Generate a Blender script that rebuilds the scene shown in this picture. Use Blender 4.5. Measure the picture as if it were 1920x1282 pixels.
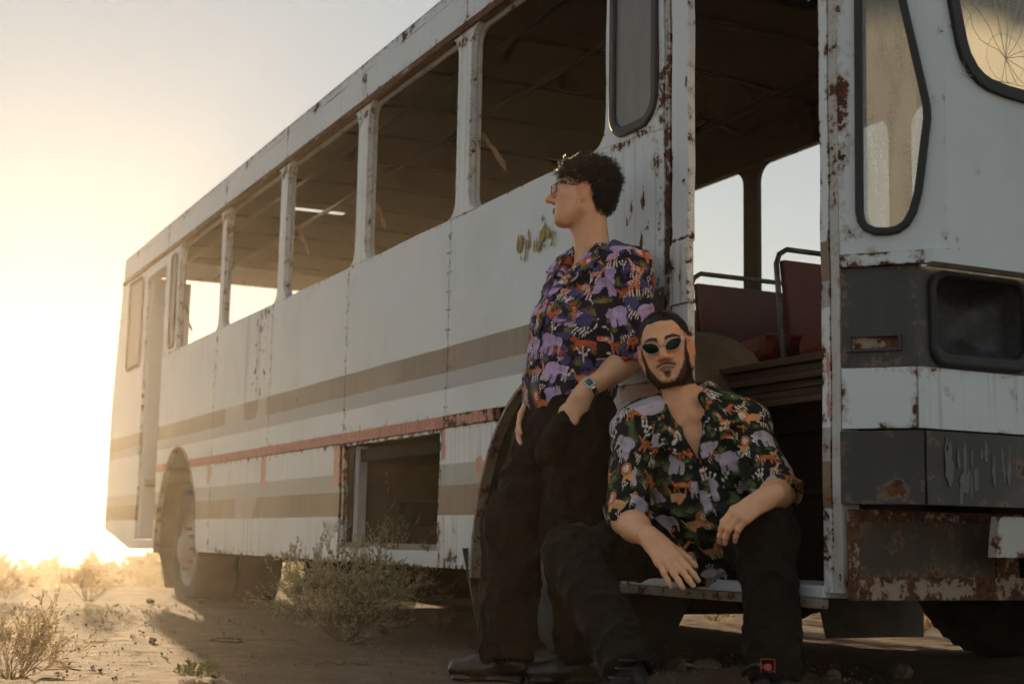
import bpy, bmesh, math, random
import numpy as np
from mathutils import Vector, Matrix
random.seed(7)
RNG = np.random.default_rng(11)
for o in list(bpy.data.objects): bpy.data.objects.remove(o)
scene = bpy.context.scene
COL = scene.collection

# ------------------------------------------------------------------ camera
# world: X runs along the bus towards its front, Y into the bus, Z up; the bus flank is the plane Y = 0
CAM = np.array([0.0, -2.475, 0.460])
ROT = np.array([[0.44252627, -0.11471668, -0.88938776],
                [0.89655497, 0.07757237, 0.43608682],
                [0.01896549, -0.99036489, 0.13717762]])   # columns: right, down, forward
cd = bpy.data.cameras.new('camera'); cam = bpy.data.objects.new('camera', cd); COL.objects.link(cam)
mw = Matrix.Identity(4)
for i in range(3):
    mw[i][0] = ROT[i, 0]; mw[i][1] = -ROT[i, 1]; mw[i][2] = -ROT[i, 2]; mw[i][3] = CAM[i]
cam.matrix_world = mw
cd.sensor_width = 36.0; cd.lens = 50.0; cd.clip_start = 0.05; cd.clip_end = 6000.0
cd.dof.use_dof = True; cd.dof.focus_distance = 4.75; cd.dof.aperture_fstop = 4.0
scene.camera = cam

# ------------------------------------------------------------------ sky, sun, exposure
SUN_EL, SUN_AZ = math.radians(5.0), math.radians(172.0)      # azimuth counted from +X towards +Y
sun_dir = Vector((math.cos(SUN_EL)*math.cos(SUN_AZ), math.cos(SUN_EL)*math.sin(SUN_AZ), math.sin(SUN_EL)))
world = bpy.data.worlds.new('World'); scene.world = world; world.use_nodes = True
wn = world.node_tree; bg = wn.nodes['Background']
sky = wn.nodes.new('ShaderNodeTexSky'); sky.sky_type = 'NISHITA'; sky.sun_disc = False
sky.sun_elevation = SUN_EL; sky.sun_rotation = math.pi/2 - SUN_AZ
sky.altitude = 900; sky.air_density = 1.0; sky.dust_density = 0.55; sky.ozone_density = 1.0
hs = wn.nodes.new('ShaderNodeHueSaturation'); hs.inputs['Saturation'].default_value = 1.0
gm = wn.nodes.new('ShaderNodeGamma'); gm.inputs[1].default_value = 0.42        # thick even haze: a soft, low-contrast sky all round
tn = wn.nodes.new('ShaderNodeMix'); tn.data_type = 'RGBA'; tn.blend_type = 'MULTIPLY'; tn.inputs[0].default_value = 1.0; tn.inputs[7].default_value = (1.0, 0.945, 0.885, 1)
wn.links.new(sky.outputs[0], gm.inputs[0]); wn.links.new(gm.outputs[0], hs.inputs['Color']); wn.links.new(hs.outputs[0], tn.inputs[6]); wn.links.new(tn.outputs[2], bg.inputs['Color'])
bg.inputs['Strength'].default_value = 0.15
sd = bpy.data.lights.new('sun', 'SUN'); sd.energy = 4.6; sd.angle = math.radians(0.6); sd.color = (1.0, 0.72, 0.42)
sun = bpy.data.objects.new('sun', sd); COL.objects.link(sun)
sun.rotation_euler = (-sun_dir).to_track_quat('-Z', 'Y').to_euler()
vs = scene.view_settings; vs.view_transform = 'Standard'; vs.look = 'None'; vs.gamma = 1.0; vs.use_curve_mapping = False
vs.exposure = 1.38
scene.cycles.max_bounces = 6; scene.cycles.volume_bounces = 0; scene.cycles.use_adaptive_sampling = True; scene.cycles.adaptive_threshold = 0.03
scene.cycles.transparent_max_bounces = 16

# ------------------------------------------------------------------ helpers
def hit(px, py, X=None, Y=None, Z=None):
    d = ROT @ np.array([px-960., py-641., 2667.])
    if Y is not None: t = (Y-CAM[1])/d[1]
    elif Z is not None: t = (Z-CAM[2])/d[2]
    else: t = (X-CAM[0])/d[0]
    return CAM + t*d
def proj(p):
    v = ROT.T @ (np.asarray(p, float)-CAM); return np.array([960+2667*v[0]/v[2], 641+2667*v[1]/v[2]])
def tag(o, label=None, cat=None, group=None, kind=None):
    if label: o['label'] = label
    if cat: o['category'] = cat
    if group: o['group'] = group
    if kind: o['kind'] = kind
    return o
def empty(name, loc=(0, 0, 0)):
    o = bpy.data.objects.new(name, None); COL.objects.link(o); o.location = loc; o.empty_display_size = .2
    return o
def link(name, me, mat=None, parent=None, smooth=False):
    o = bpy.data.objects.new(name, me); COL.objects.link(o)
    if mat is not None and not me.materials: me.materials.append(mat)
    if smooth:
        me.polygons.foreach_set('use_smooth', np.ones(len(me.polygons), dtype=bool))
    if parent is not None:
        o.parent = parent
        root = parent
        M = Matrix.Identity(4)
        chain = []
        while root is not None:
            chain.append(root); root = root.parent
        if chain[-1].type == 'EMPTY':
            loc = chain[-1].location
            if len(chain) == 1: o.matrix_parent_inverse = Matrix.Translation(-Vector(loc))
    return o
def mesh_np(name, V, F, mat=None, parent=None, smooth=False, attrs=None, colors=None):
    """V (n,3); F list of faces or (m,k) array"""
    me = bpy.data.meshes.new(name)
    V = np.asarray(V, dtype=np.float32)
    if isinstance(F, np.ndarray):
        m, k = F.shape
        me.vertices.add(len(V)); me.vertices.foreach_set('co', V.ravel())
        me.loops.add(m*k); me.loops.foreach_set('vertex_index', F.astype(np.int32).ravel())
        me.polygons.add(m); me.polygons.foreach_set('loop_start', np.arange(0, m*k, k, dtype=np.int32))
        me.polygons.foreach_set('loop_total', np.full(m, k, dtype=np.int32))
        me.update(calc_edges=True); me.validate()
    else:
        me.from_pydata([tuple(map(float, v)) for v in V], [], F); me.update()
    if attrs:
        for k_, a in attrs.items():
            at = me.attributes.new(k_, 'FLOAT', 'POINT'); at.data.foreach_set('value', np.asarray(a, dtype=np.float32))
    if colors is not None:
        at = me.color_attributes.new('Col', 'FLOAT_COLOR', 'POINT')
        c4 = np.ones((len(V), 4), dtype=np.float32); c4[:, :3] = colors
        at.data.foreach_set('color', c4.ravel())
    return link(name, me, mat, parent, smooth)
def bm_obj(name, bm, mat=None, parent=None, smooth=False, bevel=0):
    bmesh.ops.recalc_face_normals(bm, faces=bm.faces)
    me = bpy.data.meshes.new(name); bm.to_mesh(me); bm.free()
    o = link(name, me, mat, parent, smooth)
    if bevel:
        md = o.modifiers.new('bevel', 'BEVEL'); md.width = bevel; md.segments = 2; md.limit_method = 'ANGLE'
    return o
def bm_box(bm, x0, x1, y0, y1, z0, z1):
    vs_ = [bm.verts.new((x, y, z)) for x in (x0, x1) for y in (y0, y1) for z in (z0, z1)]
    for f in ((0, 1, 3, 2), (4, 6, 7, 5), (0, 4, 5, 1), (2, 3, 7, 6), (0, 2, 6, 4), (1, 5, 7, 3)):
        bm.faces.new([vs_[i] for i in f])
def box(name, x0, x1, y0, y1, z0, z1, mat, parent=None, bevel=.004):
    bm = bmesh.new(); bm_box(bm, x0, x1, y0, y1, z0, z1); return bm_obj(name, bm, mat, parent, bevel=bevel)
def tube_data(pts, rad, n=8, cap=True):
    """returns V,F for a tube along pts with radius scalar or per point"""
    pts = [np.asarray(p, float) for p in pts]; m = len(pts)
    rad = np.broadcast_to(np.asarray(rad, float), (m,))
    V = []; F = []
    t0 = pts[1]-pts[0]; t0 /= np.linalg.norm(t0)
    up = np.array([0, 0, 1.]) if abs(t0[2]) < .9 else np.array([1., 0, 0])
    u = np.cross(t0, up); u /= np.linalg.norm(u)
    for i in range(m):
        t = pts[min(i+1, m-1)]-pts[max(i-1, 0)]; t = t/(np.linalg.norm(t)+1e-12)
        u = u - (u@t)*t; u /= (np.linalg.norm(u)+1e-12); w = np.cross(t, u)
        for k in range(n):
            a = 2*math.pi*k/n; V.append(pts[i]+rad[i]*(math.cos(a)*u+math.sin(a)*w))
    for i in range(m-1):
        for k in range(n):
            F.append((i*n+k, i*n+(k+1) % n, (i+1)*n+(k+1) % n, (i+1)*n+k))
    if cap:
        F.append(tuple(range(n))[::-1]); F.append(tuple((m-1)*n+k for k in range(n)))
    return V, F
def tube(name, pts, rad, mat, parent=None, n=8):
    V, F = tube_data(pts, rad, n); return mesh_np(name, V, F, mat, parent, smooth=True)
def round_pts(x0, x1, z0, z1, r, n=6):
    """rounded rectangle outline, r scalar or (bl, br, tr, tl)"""
    if np.isscalar(r): r = (r,)*4
    out = []
    for (cx, cz, a0, rr) in ((x0+r[0], z0+r[0], 180, r[0]), (x1-r[1], z0+r[1], 270, r[1]), (x1-r[2], z1-r[2], 0, r[2]), (x0+r[3], z1-r[3], 90, r[3])):
        for k in range(n+1):
            a = math.radians(a0+90*k/n); out.append((cx+rr*math.cos(a), cz+rr*math.sin(a)))
    return out
# ---- noise (numpy gradient noise)
_perm = RNG.permutation(1024)
def _hash(ix, iy, iz): return _perm[(_perm[(_perm[ix & 1023]+iy) & 1023]+iz) & 1023]
_gr = RNG.normal(size=(1024, 3)); _gr /= np.linalg.norm(_gr, axis=1)[:, None]
def noise3(P):
    P = np.asarray(P, float); I = np.floor(P).astype(np.int64); f = P-I
    u = f*f*f*(f*(f*6-15)+10); r = 0
    for dx in (0, 1):
        for dy in (0, 1):
            for dz in (0, 1):
                g = _gr[_hash(I[:, 0]+dx, I[:, 1]+dy, I[:, 2]+dz)]
                d = (g*(f-np.array([dx, dy, dz]))).sum(1)
                w = (u[:, 0] if dx else 1-u[:, 0])*(u[:, 1] if dy else 1-u[:, 1])*(u[:, 2] if dz else 1-u[:, 2])
                r = r+w*d
    return r
def fbm(P, oct=4, lac=2.03, gain=.5):
    r = 0; a = 1; P = np.asarray(P, float)
    for i in range(oct): r = r+a*noise3(P+i*17.3); P = P*lac; a *= gain
    return r
def smooth01(x): x = np.clip(x, 0, 1); return x*x*(3-2*x)

# ------------------------------------------------------------------ material kit
class NT:
    def __init__(s, name):
        s.m = bpy.data.materials.new(name); s.m.use_nodes = True; s.t = s.m.node_tree
        s.b = s.t.nodes['Principled BSDF']; s.out = s.t.nodes['Material Output']
        s.geo = s.t.nodes.new('ShaderNodeNewGeometry'); s.pos = s.geo.outputs['Position']
    def set(s, node, key, v):
        if isinstance(v, bpy.types.NodeSocket): s.t.links.new(v, node.inputs[key])
        elif v is not None:
            if isinstance(v, (tuple, list)) and len(v) == 3 and node.inputs[key].type == 'RGBA': v = (*v, 1)
            node.inputs[key].default_value = v
    def P(s, **kw):
        for k, v in kw.items(): s.set(s.b, k.replace('_', ' '), v)
        return s
    def math(s, op, a, b=None, c=None, clamp=False):
        n = s.t.nodes.new('ShaderNodeMath'); n.operation = op; n.use_clamp = clamp
        s.set(n, 0, a); s.set(n, 1, b); s.set(n, 2, c); return n.outputs[0]
    def mul(s, a, b): return s.math('MULTIPLY', a, b)
    def add(s, a, b): return s.math('ADD', a, b)
    def mapr(s, v, a, b, c=0., d=1.):
        n = s.t.nodes.new('ShaderNodeMapRange'); n.interpolation_type = 'SMOOTHSTEP'
        for i, x in enumerate((v, a, b, c, d)): s.set(n, i, x)
        return n.outputs[0]
    def mix(s, f, a, b, mode='MIX'):
        n = s.t.nodes.new('ShaderNodeMix'); n.data_type = 'RGBA'; n.blend_type = mode
        s.set(n, 0, f); s.set(n, 6, a); s.set(n, 7, b); return n.outputs[2]
    def map(s, scale=(1, 1, 1), loc=(0, 0, 0), vec=None):
        n = s.t.nodes.new('ShaderNodeMapping'); s.set(n, 'Vector', vec or s.pos)
        n.inputs['Scale'].default_value = scale; n.inputs['Location'].default_value = loc; return n.outputs[0]
    def noise(s, scale=5., detail=4., rough=.55, vec=None, dist=0.):
        n = s.t.nodes.new('ShaderNodeTexNoise'); s.set(n, 'Vector', vec or s.pos)
        n.inputs['Scale'].default_value = scale; n.inputs['Detail'].default_value = detail; n.inputs['Roughness'].default_value = rough
        n.inputs['Distortion'].default_value = dist; return n.outputs[0]
    def vor(s, scale=5., vec=None, feature='F1', out=0):
        n = s.t.nodes.new('ShaderNodeTexVoronoi'); n.feature = feature; s.set(n, 'Vector', vec or s.pos)
        n.inputs['Scale'].default_value = scale; return n.outputs[out]
    def attr(s, name, out=2):
        n = s.t.nodes.new('ShaderNodeAttribute'); n.attribute_name = name; return n.outputs[out]
    def sep(s, v=None):
        n = s.t.nodes.new('ShaderNodeSeparateXYZ'); s.set(n, 0, v or s.pos); return n.outputs
    def band(s, v, lo, hi, e=.003):
        return s.mul(s.mapr(v, lo-e, lo+e), s.mapr(v, hi-e, hi+e, 1., 0.))
    def bump(s, h, strength=.3, dist=.01, normal=None):
        n = s.t.nodes.new('ShaderNodeBump'); s.set(n, 'Height', h); n.inputs['Strength'].default_value = strength
        n.inputs['Distance'].default_value = dist
        if normal is not None: s.set(n, 'Normal', normal)
        s.t.links.new(n.outputs[0], s.b.inputs['Normal']); return n.outputs[0]
def plain(name, col, rough=.6, metal=0., var=.25, scale=12., bump=.15, bscale=60., col2=None):
    k = NT(name); n = k.noise(scale, 5, .6)
    c2 = col2 or tuple(c*(1-var*2) for c in col)
    k.P(Base_Color=k.mix(k.mapr(n, .3, .7), col, c2), Roughness=rough, Metallic=metal)
    if bump: k.bump(k.noise(bscale, 4, .6), bump, .004)
    return k.m
def rusty(name, base, stripes=False, rough=.42, rust_bias=0., metal=0.):
    """weathered paint: chalky streaks, grime, rust where the 'rust' attribute and noise agree"""
    k = NT(name); xyz = k.sep(); z = xyz[2]; x = xyz[0]
    col = base
    streak = k.noise(1., 5, .65, vec=k.map((12, 12, .45)))
    cloud = k.noise(1.6, 5, .6)
    if stripes:
        wob = k.mul(k.math('SUBTRACT', k.noise(3., 3, .5), .5), .01)
        zz = k.add(z, wob)
        fade = k.mapr(k.noise(1., 4, .6, vec=k.map((22, 22, .6), (3, 0, 0))), .32, .6)
        # faded or repainted lengths of the stripe
        gone = k.mapr(k.noise(1., 2, .5, vec=k.map((1.1, 0, .2), (5.3, 0, 0))), .44, .47)
        brown = k.mix(fade, (.135, .076, .043), (.185, .112, .066))
        brown = k.mix(k.mul(k.band(x, -9.40, -8.44, .02), k.mapr(k.noise(1., 1, .5, vec=k.map((4, 0, 2))), .47, .5)), brown, (.33, .29, .25))
        grey = (.33, .335, .35)
        chip = k.mapr(k.noise(7., 6, .75), .66, .69, 1., 0.)
        col = k.mix(k.band(zz, 1.105, 1.178), col, grey)
        col = k.mix(k.mul(k.band(zz, 1.178, 1.292), chip), col, brown)
        col = k.mix(k.band(zz, .686, .776), col, grey)
        col = k.mix(k.mul(k.band(zz, .558, .686), chip), col, brown)
        # bare scuffed patch by the hatch
        p = k.mul(k.band(x, -7.28, -7.02, .03), k.band(zz, .46, .53, .025))
        col = k.mix(k.mul(p, k.mapr(k.noise(9., 3, .5), .4, .5)), col, (.36, .35, .36))
    col = k.mix(k.mapr(streak, .45, .8, 0., .07), col, (.34, .31, .28))
    col = k.mix(k.mapr(cloud, .45, .75, 0., .25), col, (.30, .28, .25))
    ra = k.attr('rust')
    st = k.attr('stain')
    red = k.attr('redpaint')
    col = k.mix(k.mapr(k.add(red, k.mul(k.math('SUBTRACT', k.noise(14., 5, .6), .5), .7)), .48, .56), col,
                k.mix(k.noise(30., 3, .6), (.46, .15, .115), (.58, .24, .19)))
    # running stains
    run = k.noise(1., 4, .6, vec=k.map((34, 34, 1.0)))
    col = k.mix(k.mul(k.mapr(k.add(k.mul(st, .55), k.math('SUBTRACT', run, .5)), .26, .55), .55), col, (.22, .12, .06))
    nz = k.noise(16., 5, .68); nz2 = k.noise(70., 3, .6)
    m = k.add(k.add(k.mul(ra, .62), k.mul(k.math('SUBTRACT', nz, .5), 1.25)), rust_bias)
    m = k.add(m, k.mul(k.math('SUBTRACT', nz2, .5), .35))
    mask = k.mapr(m, .36, .42)
    halo = k.mapr(m, .20, .40)
    col = k.mix(k.mul(halo, .55), col, (.27, .155, .085))
    rc = k.mix(k.mapr(k.noise(34., 6, .7), .35, .68), (.040, .016, .010), (.155, .055, .020))
    col = k.mix(mask, col, rc)
    k.P(Base_Color=col, Roughness=k.mix(mask, (rough,)*3, (.9,)*3), Metallic=metal)
    k.bump(k.noise(80., 3, .6), .16, .004)
    return k.m
# ------------------------------------------------------------------ ground
def ground_z(X, Y):
    drop = smooth01((-X-11.8)/34.0)
    side = smooth01((Y-40)/80.0)
    z = -6.5*drop - 2.0*side*(1-drop)
    return z
def make_ground():
    def axis(lo, hi, a, b, step):
        fine = np.arange(a, b, step)
        left = a-np.geomspace(step, a-lo, 60); right = b+np.geomspace(step, hi-b, 60)
        return np.concatenate([left[::-1], fine, right])
    xs = axis(-3500, 3500, -13.0, -2.6, .026); ys = axis(-3500, 3500, -3.4, 3.2, .030)
    Xg, Yg = np.meshgrid(xs, ys, indexing='ij'); X = Xg.ravel(); Y = Yg.ravel()
    near = np.exp(-((X+7)/30)**2-(Y/30)**2)
    P = np.stack([X, Y, np.zeros_like(X)], 1)
    z = ground_z(X, Y)
    n1 = fbm(P*np.array([.55, .55, 1]), 3)*.020
    n2 = fbm(P*np.array([5.2, 5.2, 1]), 3)*.0060
    n3 = fbm(P*np.array([16., 16., 1])+7, 2)*.0060
    z = z+(n1+n2+n3)*near - .012
    # a shallow crusted ledge running across the open ground, and loose soil heaped by the front wheel
    led = Y + .35*np.sin(X*.9) + .12*fbm(P*1.7, 2) + 1.55
    z += .016*smooth01((led+.04)/.08)*np.exp(-((X+6)/3.)**2)*near - .008*near*np.exp(-((X+6)/3.)**2)
    heap = np.exp(-(((X+3.75)/.42)**2+((Y-.28)/.30)**2)); z += .075*heap*(1+.5*fbm(P*9, 3))
    far = 1-near
    z += far*fbm(P*.02, 3)*.5*smooth01((np.hypot(X, Y)-35)/60)
    nx, ny = len(xs), len(ys)
    idx = np.arange(nx*ny).reshape(nx, ny)
    F = np.stack([idx[:-1, :-1], idx[1:, :-1], idx[1:, 1:], idx[:-1, 1:]], -1).reshape(-1, 4)
    k = NT('dry_soil')
    big = k.noise(.8, 5, .6); mid = k.noise(7., 6, .65); fine = k.noise(90., 5, .7); grit = k.vor(140.)
    col = k.mix(k.mapr(big, .35, .65), (.235, .160, .100), (.180, .120, .076))
    col = k.mix(k.mapr(mid, .45, .7, 0., .7), col, (.28, .205, .135))
    col = k.mix(k.mapr(fine, .52, .7, 0., .55), col, (.09, .065, .045))
    col = k.mix(k.mapr(grit, .10, .02, 0., .6), col, (.33, .27, .20))
    k.P(Base_Color=col, Roughness=.95, Specular_IOR_Level=.15)
    k.bump(k.add(k.add(k.mul(k.noise(28., 5, .7), .6), k.mul(fine, .35)), k.mul(grit, .3)), 1.0, .022)
    o = mesh_np('ground', np.stack([X, Y, z], 1), F, k.m, smooth=True)
    tag(o, 'dry brown dusty soil with small stones', kind='structure')
make_ground()
def gz(x, y):     # height of the soil heap and drop, for placing things
    return float(ground_z(np.array([x]), np.array([y]))[0]) + .075*math.exp(-(((x+3.75)/.42)**2+((y-.28)/.30)**2))

# ------------------------------------------------------------------ far wood beyond the drop (one hazy mass)
def leaf_cards(C, size, rng):
    n = len(C); a = rng.normal(size=(n, 3)); a /= np.linalg.norm(a, axis=1)[:, None]
    b = rng.normal(size=(n, 3)); b -= (a*b).sum(1)[:, None]*a; b /= np.linalg.norm(b, axis=1)[:, None]
    s = size*rng.uniform(.6, 1.3, (n, 1))
    V = np.stack([C-a*s, C-b*s*.5, C+a*s, C+b*s*.5], 1).reshape(-1, 3)
    F = np.arange(4*n).reshape(n, 4); return V, F
def make_treeline():
    rng = np.random.default_rng(3); VV = []; FF = []; off = 0
    for i in range(330):
        u = rng.uniform(-420, 1500) if i < 130 else rng.uniform(-6500, -420); D = rng.uniform(34, 50)
        d = ROT @ np.array([u-960., 400., 2667.]); d = d[:2]/np.linalg.norm(d[:2])
        c = CAM[:2]+d*D; base = float(ground_z(np.array([c[0]]), np.array([c[1]]))[0])
        prof = np.interp(u, [-420, 10, 60, 230, 400, 900, 1500], [1.0, 1.0, 1.62, 1.68, 1.72, 1.75, 1.75])
        top_ = .46-(69-22*prof/1.7)/2667*D*1.0; h = max(1.2, top_-base)*rng.uniform(.93, 1.0); r = rng.uniform(1.0, 1.9)
        n = 560 if i < 130 else 300
        q = rng.normal(size=(n, 3)); q /= np.linalg.norm(q, axis=1)[:, None]; q *= rng.uniform(.55, 1., (n, 1))**.5
        q *= 1+.22*noise3(q*2.2+i)[:, None]
        Cn = np.stack([c[0]+q[:, 0]*r, c[1]+q[:, 1]*r, base+h*.52+q[:, 2]*h*.5], 1)
        V, F = leaf_cards(Cn, .30, rng); VV.append(V); FF.append(F+off); off += len(V)
    m = plain('far_foliage', (.070, .075, .035), .9, scale=.6, bump=0)
    o = mesh_np('treeline', np.concatenate(VV), np.concatenate(FF), m)
    tag(o, 'hazy band of distant scrub trees on the horizon behind the bus', 'trees', kind='stuff')
make_treeline()

# ------------------------------------------------------------------ dusty air
bm = bmesh.new(); bm_box(bm, -110, 26, -60, 60, -8.5, 3.35)
hz = bm_obj('haze', bm); tag(hz, 'warm dusty air at sunset', kind='stuff')
hm = bpy.data.materials.new('haze_air'); hm.use_nodes = True; t = hm.node_tree
t.nodes.remove(t.nodes['Principled BSDF'])
pv = t.nodes.new('ShaderNodeVolumePrincipled'); pv.inputs['Color'].default_value = (1, .88, .70, 1)
pv.inputs['Density'].default_value = .0011; pv.inputs['Anisotropy'].default_value = .80
t.links.new(pv.outputs[0], t.nodes['Material Output'].inputs['Volume'])
hz.data.materials.append(hm)
# ------------------------------------------------------------------ the bus
M_side = rusty('bus_paint_side', (.625, .672, .72), stripes=True, rust_bias=-.03)
M_white = rusty('bus_paint_plain', (.625, .672, .72), rust_bias=-.02)
M_frame = rusty('bus_frame_rusty', (.46, .45, .44), rust_bias=.02)
M_rusty = rusty('bus_rust_heavy', (.30, .24, .2), rust_bias=.30, rough=.8)
M_redrail = rusty('rail_red_primer', (.58, .20, .155), rough=.6, rust_bias=-.06)
M_black = rusty('bumper_black', (.030, .030, .034), rough=.45, rust_bias=-.02)
M_scuff = None
M_rubber = plain('rubber_seal', (.018, .018, .02), .55, var=.2, bump=.1)
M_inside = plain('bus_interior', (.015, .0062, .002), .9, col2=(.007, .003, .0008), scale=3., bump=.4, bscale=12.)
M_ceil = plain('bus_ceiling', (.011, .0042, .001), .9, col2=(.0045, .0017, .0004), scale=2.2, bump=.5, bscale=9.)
M_steel = plain('tube_steel', (.16, .16, .15), .38, .8, var=.3, bump=.1)
M_tyre = plain('tyre_rubber', (.030, .027, .024), .85, col2=(.075, .062, .048), scale=6., bump=.3)
M_hub = rusty('wheel_rim_red', (.20, .085, .06), rough=.7, rust_bias=.12)
M_hubpale = rusty('wheel_rim_pale', (.40, .36, .31), rough=.7, rust_bias=.08)
M_flap = plain('mud_flap_rubber', (.055, .045, .036), .85, col2=(.11, .09, .07), scale=5.)
M_vinyl = plain('seat_vinyl_red', (.120, .016, .011), .5, col2=(.085, .012, .008), scale=9., bump=.1)
M_cush = plain('seat_cushion_red', (.26, .045, .020), .55, col2=(.17, .03, .014), scale=9., bump=.1)
def wood_mat():
    k = NT('old_planks'); g = k.noise(1., 6, .6, vec=k.map((2., 30, 60)))
    k.P(Base_Color=k.mix(k.mapr(g, .3, .7), (.085, .052, .030), (.16, .10, .062)), Roughness=.8); k.bump(g, .5, .004); return k.m
M_wood = wood_mat()
def dusty_glass(name, tint, op, rough=.25, scale=6.):
    k = NT(name); d = k.noise(1., 5, .65, vec=k.map((scale*3, scale*3, scale*.5))); d2 = k.noise(160., 3, .6)
    dust = k.mapr(k.add(k.mul(d, .6), k.mul(d2, .4)), .32, .62, op-.14, op+.10)
    tr = k.t.nodes.new('ShaderNodeBsdfTransparent'); tr.inputs[0].default_value = (.80, .83, .82, 1)
    tl = k.t.nodes.new('ShaderNodeBsdfTranslucent'); tl.inputs[0].default_value = (*tint, 1)
    k.P(Base_Color=tint, Roughness=rough)
    a = k.t.nodes.new('ShaderNodeMixShader'); a.inputs[0].default_value = .45
    k.t.links.new(k.b.outputs[0], a.inputs[1]); k.t.links.new(tl.outputs[0], a.inputs[2])
    gl = k.t.nodes.new('ShaderNodeBsdfGlossy'); gl.inputs['Roughness'].default_value = .06
    fr = k.t.nodes.new('ShaderNodeFresnel'); fr.inputs[0].default_value = 1.5
    c = k.t.nodes.new('ShaderNodeMixShader'); k.t.links.new(fr.outputs[0], c.inputs[0])
    k.t.links.new(tr.outputs[0], c.inputs[1]); k.t.links.new(gl.outputs[0], c.inputs[2])
    b = k.t.nodes.new('ShaderNodeMixShader'); k.t.links.new(dust, b.inputs[0])
    k.t.links.new(c.outputs[0], b.inputs[1]); k.t.links.new(a.outputs[0], b.inputs[2])
    k.t.links.new(b.outputs[0], k.out.inputs['Surface']); return k.m
M_pane = dusty_glass('pane_grey_dust', (.34, .32, .32), .90, .3)
M_corner = dusty_glass('pane_corner_dust', (.48, .47, .45), .40, .3, 9.)
M_wind = dusty_glass('windscreen_dust', (.55, .53, .48), .50, .35, 5.)
M_lens = plain('headlamp_reflector', (.075, .075, .085), .5, .2, col2=(.022, .02, .018), scale=14., bump=0)

BUS = empty('abandoned_bus', (-8.2, 1.25, 0))
tag(BUS, 'derelict pale grey bus with missing windows, brown stripes and rust, parked on dry soil', 'bus')

def seg_dist(P, A, B):
    d = B-A; L = (d*d).sum(1)+1e-12
    t = np.clip(((P[:, None, :]-A[None])*d[None]).sum(2)/L[None], 0, 1)
    return np.linalg.norm(P[:, None, :]-(A[None]+t[..., None]*d[None]), axis=2).min(1)
def panel(name, outer, holes=(), mat=None, parent=BUS, thick=.022, y0=0., grid=.06, rust=.5, rw=.03, hot=(), red=(), stain=.25,
          frame=None, wavy=.0038, bevel=.0025, stains=()):
    """flat sheet cut from an outline in (x, z); frame maps (x, z, depth) to the world"""
    bm = bmesh.new(); E = []; A = []; B = []
    for loop in [outer]+list(holes):
        vs_ = [bm.verts.new((p[0], 0, p[1])) for p in loop]
        for i in range(len(loop)):
            E.append(bm.edges.new((vs_[i], vs_[(i+1) % len(loop)]))); A.append(loop[i]); B.append(loop[(i+1) % len(loop)])
    bmesh.ops.triangle_fill(bm, use_beauty=True, use_dissolve=False, edges=E, normal=(0, -1, 0))
    xs = [p[0] for p in outer]; zs = [p[1] for p in outer]
    for ax, lo, hi in ((0, min(xs), max(xs)), (2, min(zs), max(zs))):
        g = lo+grid
        while g < hi-1e-3:
            co = [0, 0, 0]; no = [0, 0, 0]; co[ax] = g; no[ax] = 1
            bmesh.ops.bisect_plane(bm, geom=bm.verts[:]+bm.edges[:]+bm.faces[:], plane_co=co, plane_no=no, dist=1e-5); g += grid
    for f in bm.faces:
        f.normal_update()
        if f.normal.y > 0: f.normal_flip()
    r = bmesh.ops.extrude_face_region(bm, geom=bm.faces[:])
    ev = [v for v in r['geom'] if isinstance(v, bmesh.types.BMVert)]
    for v in ev: v.co.y += thick
    bmesh.ops.recalc_face_normals(bm, faces=bm.faces)
    me = bpy.data.meshes.new(name); bm.to_mesh(me); bm.free()
    n = len(me.vertices); co = np.empty(n*3, dtype=np.float32); me.vertices.foreach_get('co', co); co = co.reshape(n, 3).astype(float)
    P2 = co[:, [0, 2]]
    d = seg_dist(P2, np.array(A, float), np.array(B, float))
    ru = rust*np.exp(-d/rw)
    for (hx, hz_, hr, s) in hot: ru = np.maximum(ru, s*np.exp(-(((P2[:, 0]-hx)/(hr if np.isscalar(hr) else hr[0]))**2+((P2[:, 1]-hz_)/(hr if np.isscalar(hr) else hr[1]))**2)))
    rd = np.zeros(n)
    for (a, b, c, e) in red:
        q = np.minimum(np.minimum(P2[:, 0]-a, b-P2[:, 0]), np.minimum(P2[:, 1]-c, e-P2[:, 1])); rd = np.maximum(rd, np.clip(.5+q/.05, 0, 1))
    stv = np.full(n, stain)
    for (a, b, c, e, s) in stains: stv = np.where((P2[:, 0] > a) & (P2[:, 0] < b) & (P2[:, 1] > c) & (P2[:, 1] < e), s, stv)
    for nm, a in (('rust', ru), ('redpaint', rd), ('stain', stv)):
        at = me.attributes.new(nm, 'FLOAT', 'POINT'); at.data.foreach_set('value', a.astype(np.float32))
    dep = co[:, 1]+wavy*2*fbm(np.stack([co[:, 0]*2.1, co[:, 2]*2.8, np.zeros(n)], 1), 2)
    if frame is None: W = np.stack([co[:, 0], y0+dep, co[:, 2]], 1)
    else: W = frame(co[:, 0], co[:, 2], dep)
    me.vertices.foreach_set('co', W.astype(np.float32).ravel()); me.update()
    o = link(name, me, mat, parent)
    return o
rect = lambda a, b, c, d: [(a, c), (b, c), (b, d), (a, d)]
G = .0025                                       # half a panel joint
ZB, ZS, ZR0, ZR1, ZT, ZROOF = 1.862, .332, .935, .986, 2.700, 2.940
def arch(cx, a, zb, zt, x0=None, x1=None, n=18):
    """points along a wheel arch from left to right"""
    return [(cx-a*math.cos(math.pi*k/n), zb+(zt-zb)*math.sin(math.pi*k/n)) for k in range(n+1)]
FA = (-4.755, .62, .30, 1.082); RA = (-10.705, .645, .30, 1.09)
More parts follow.
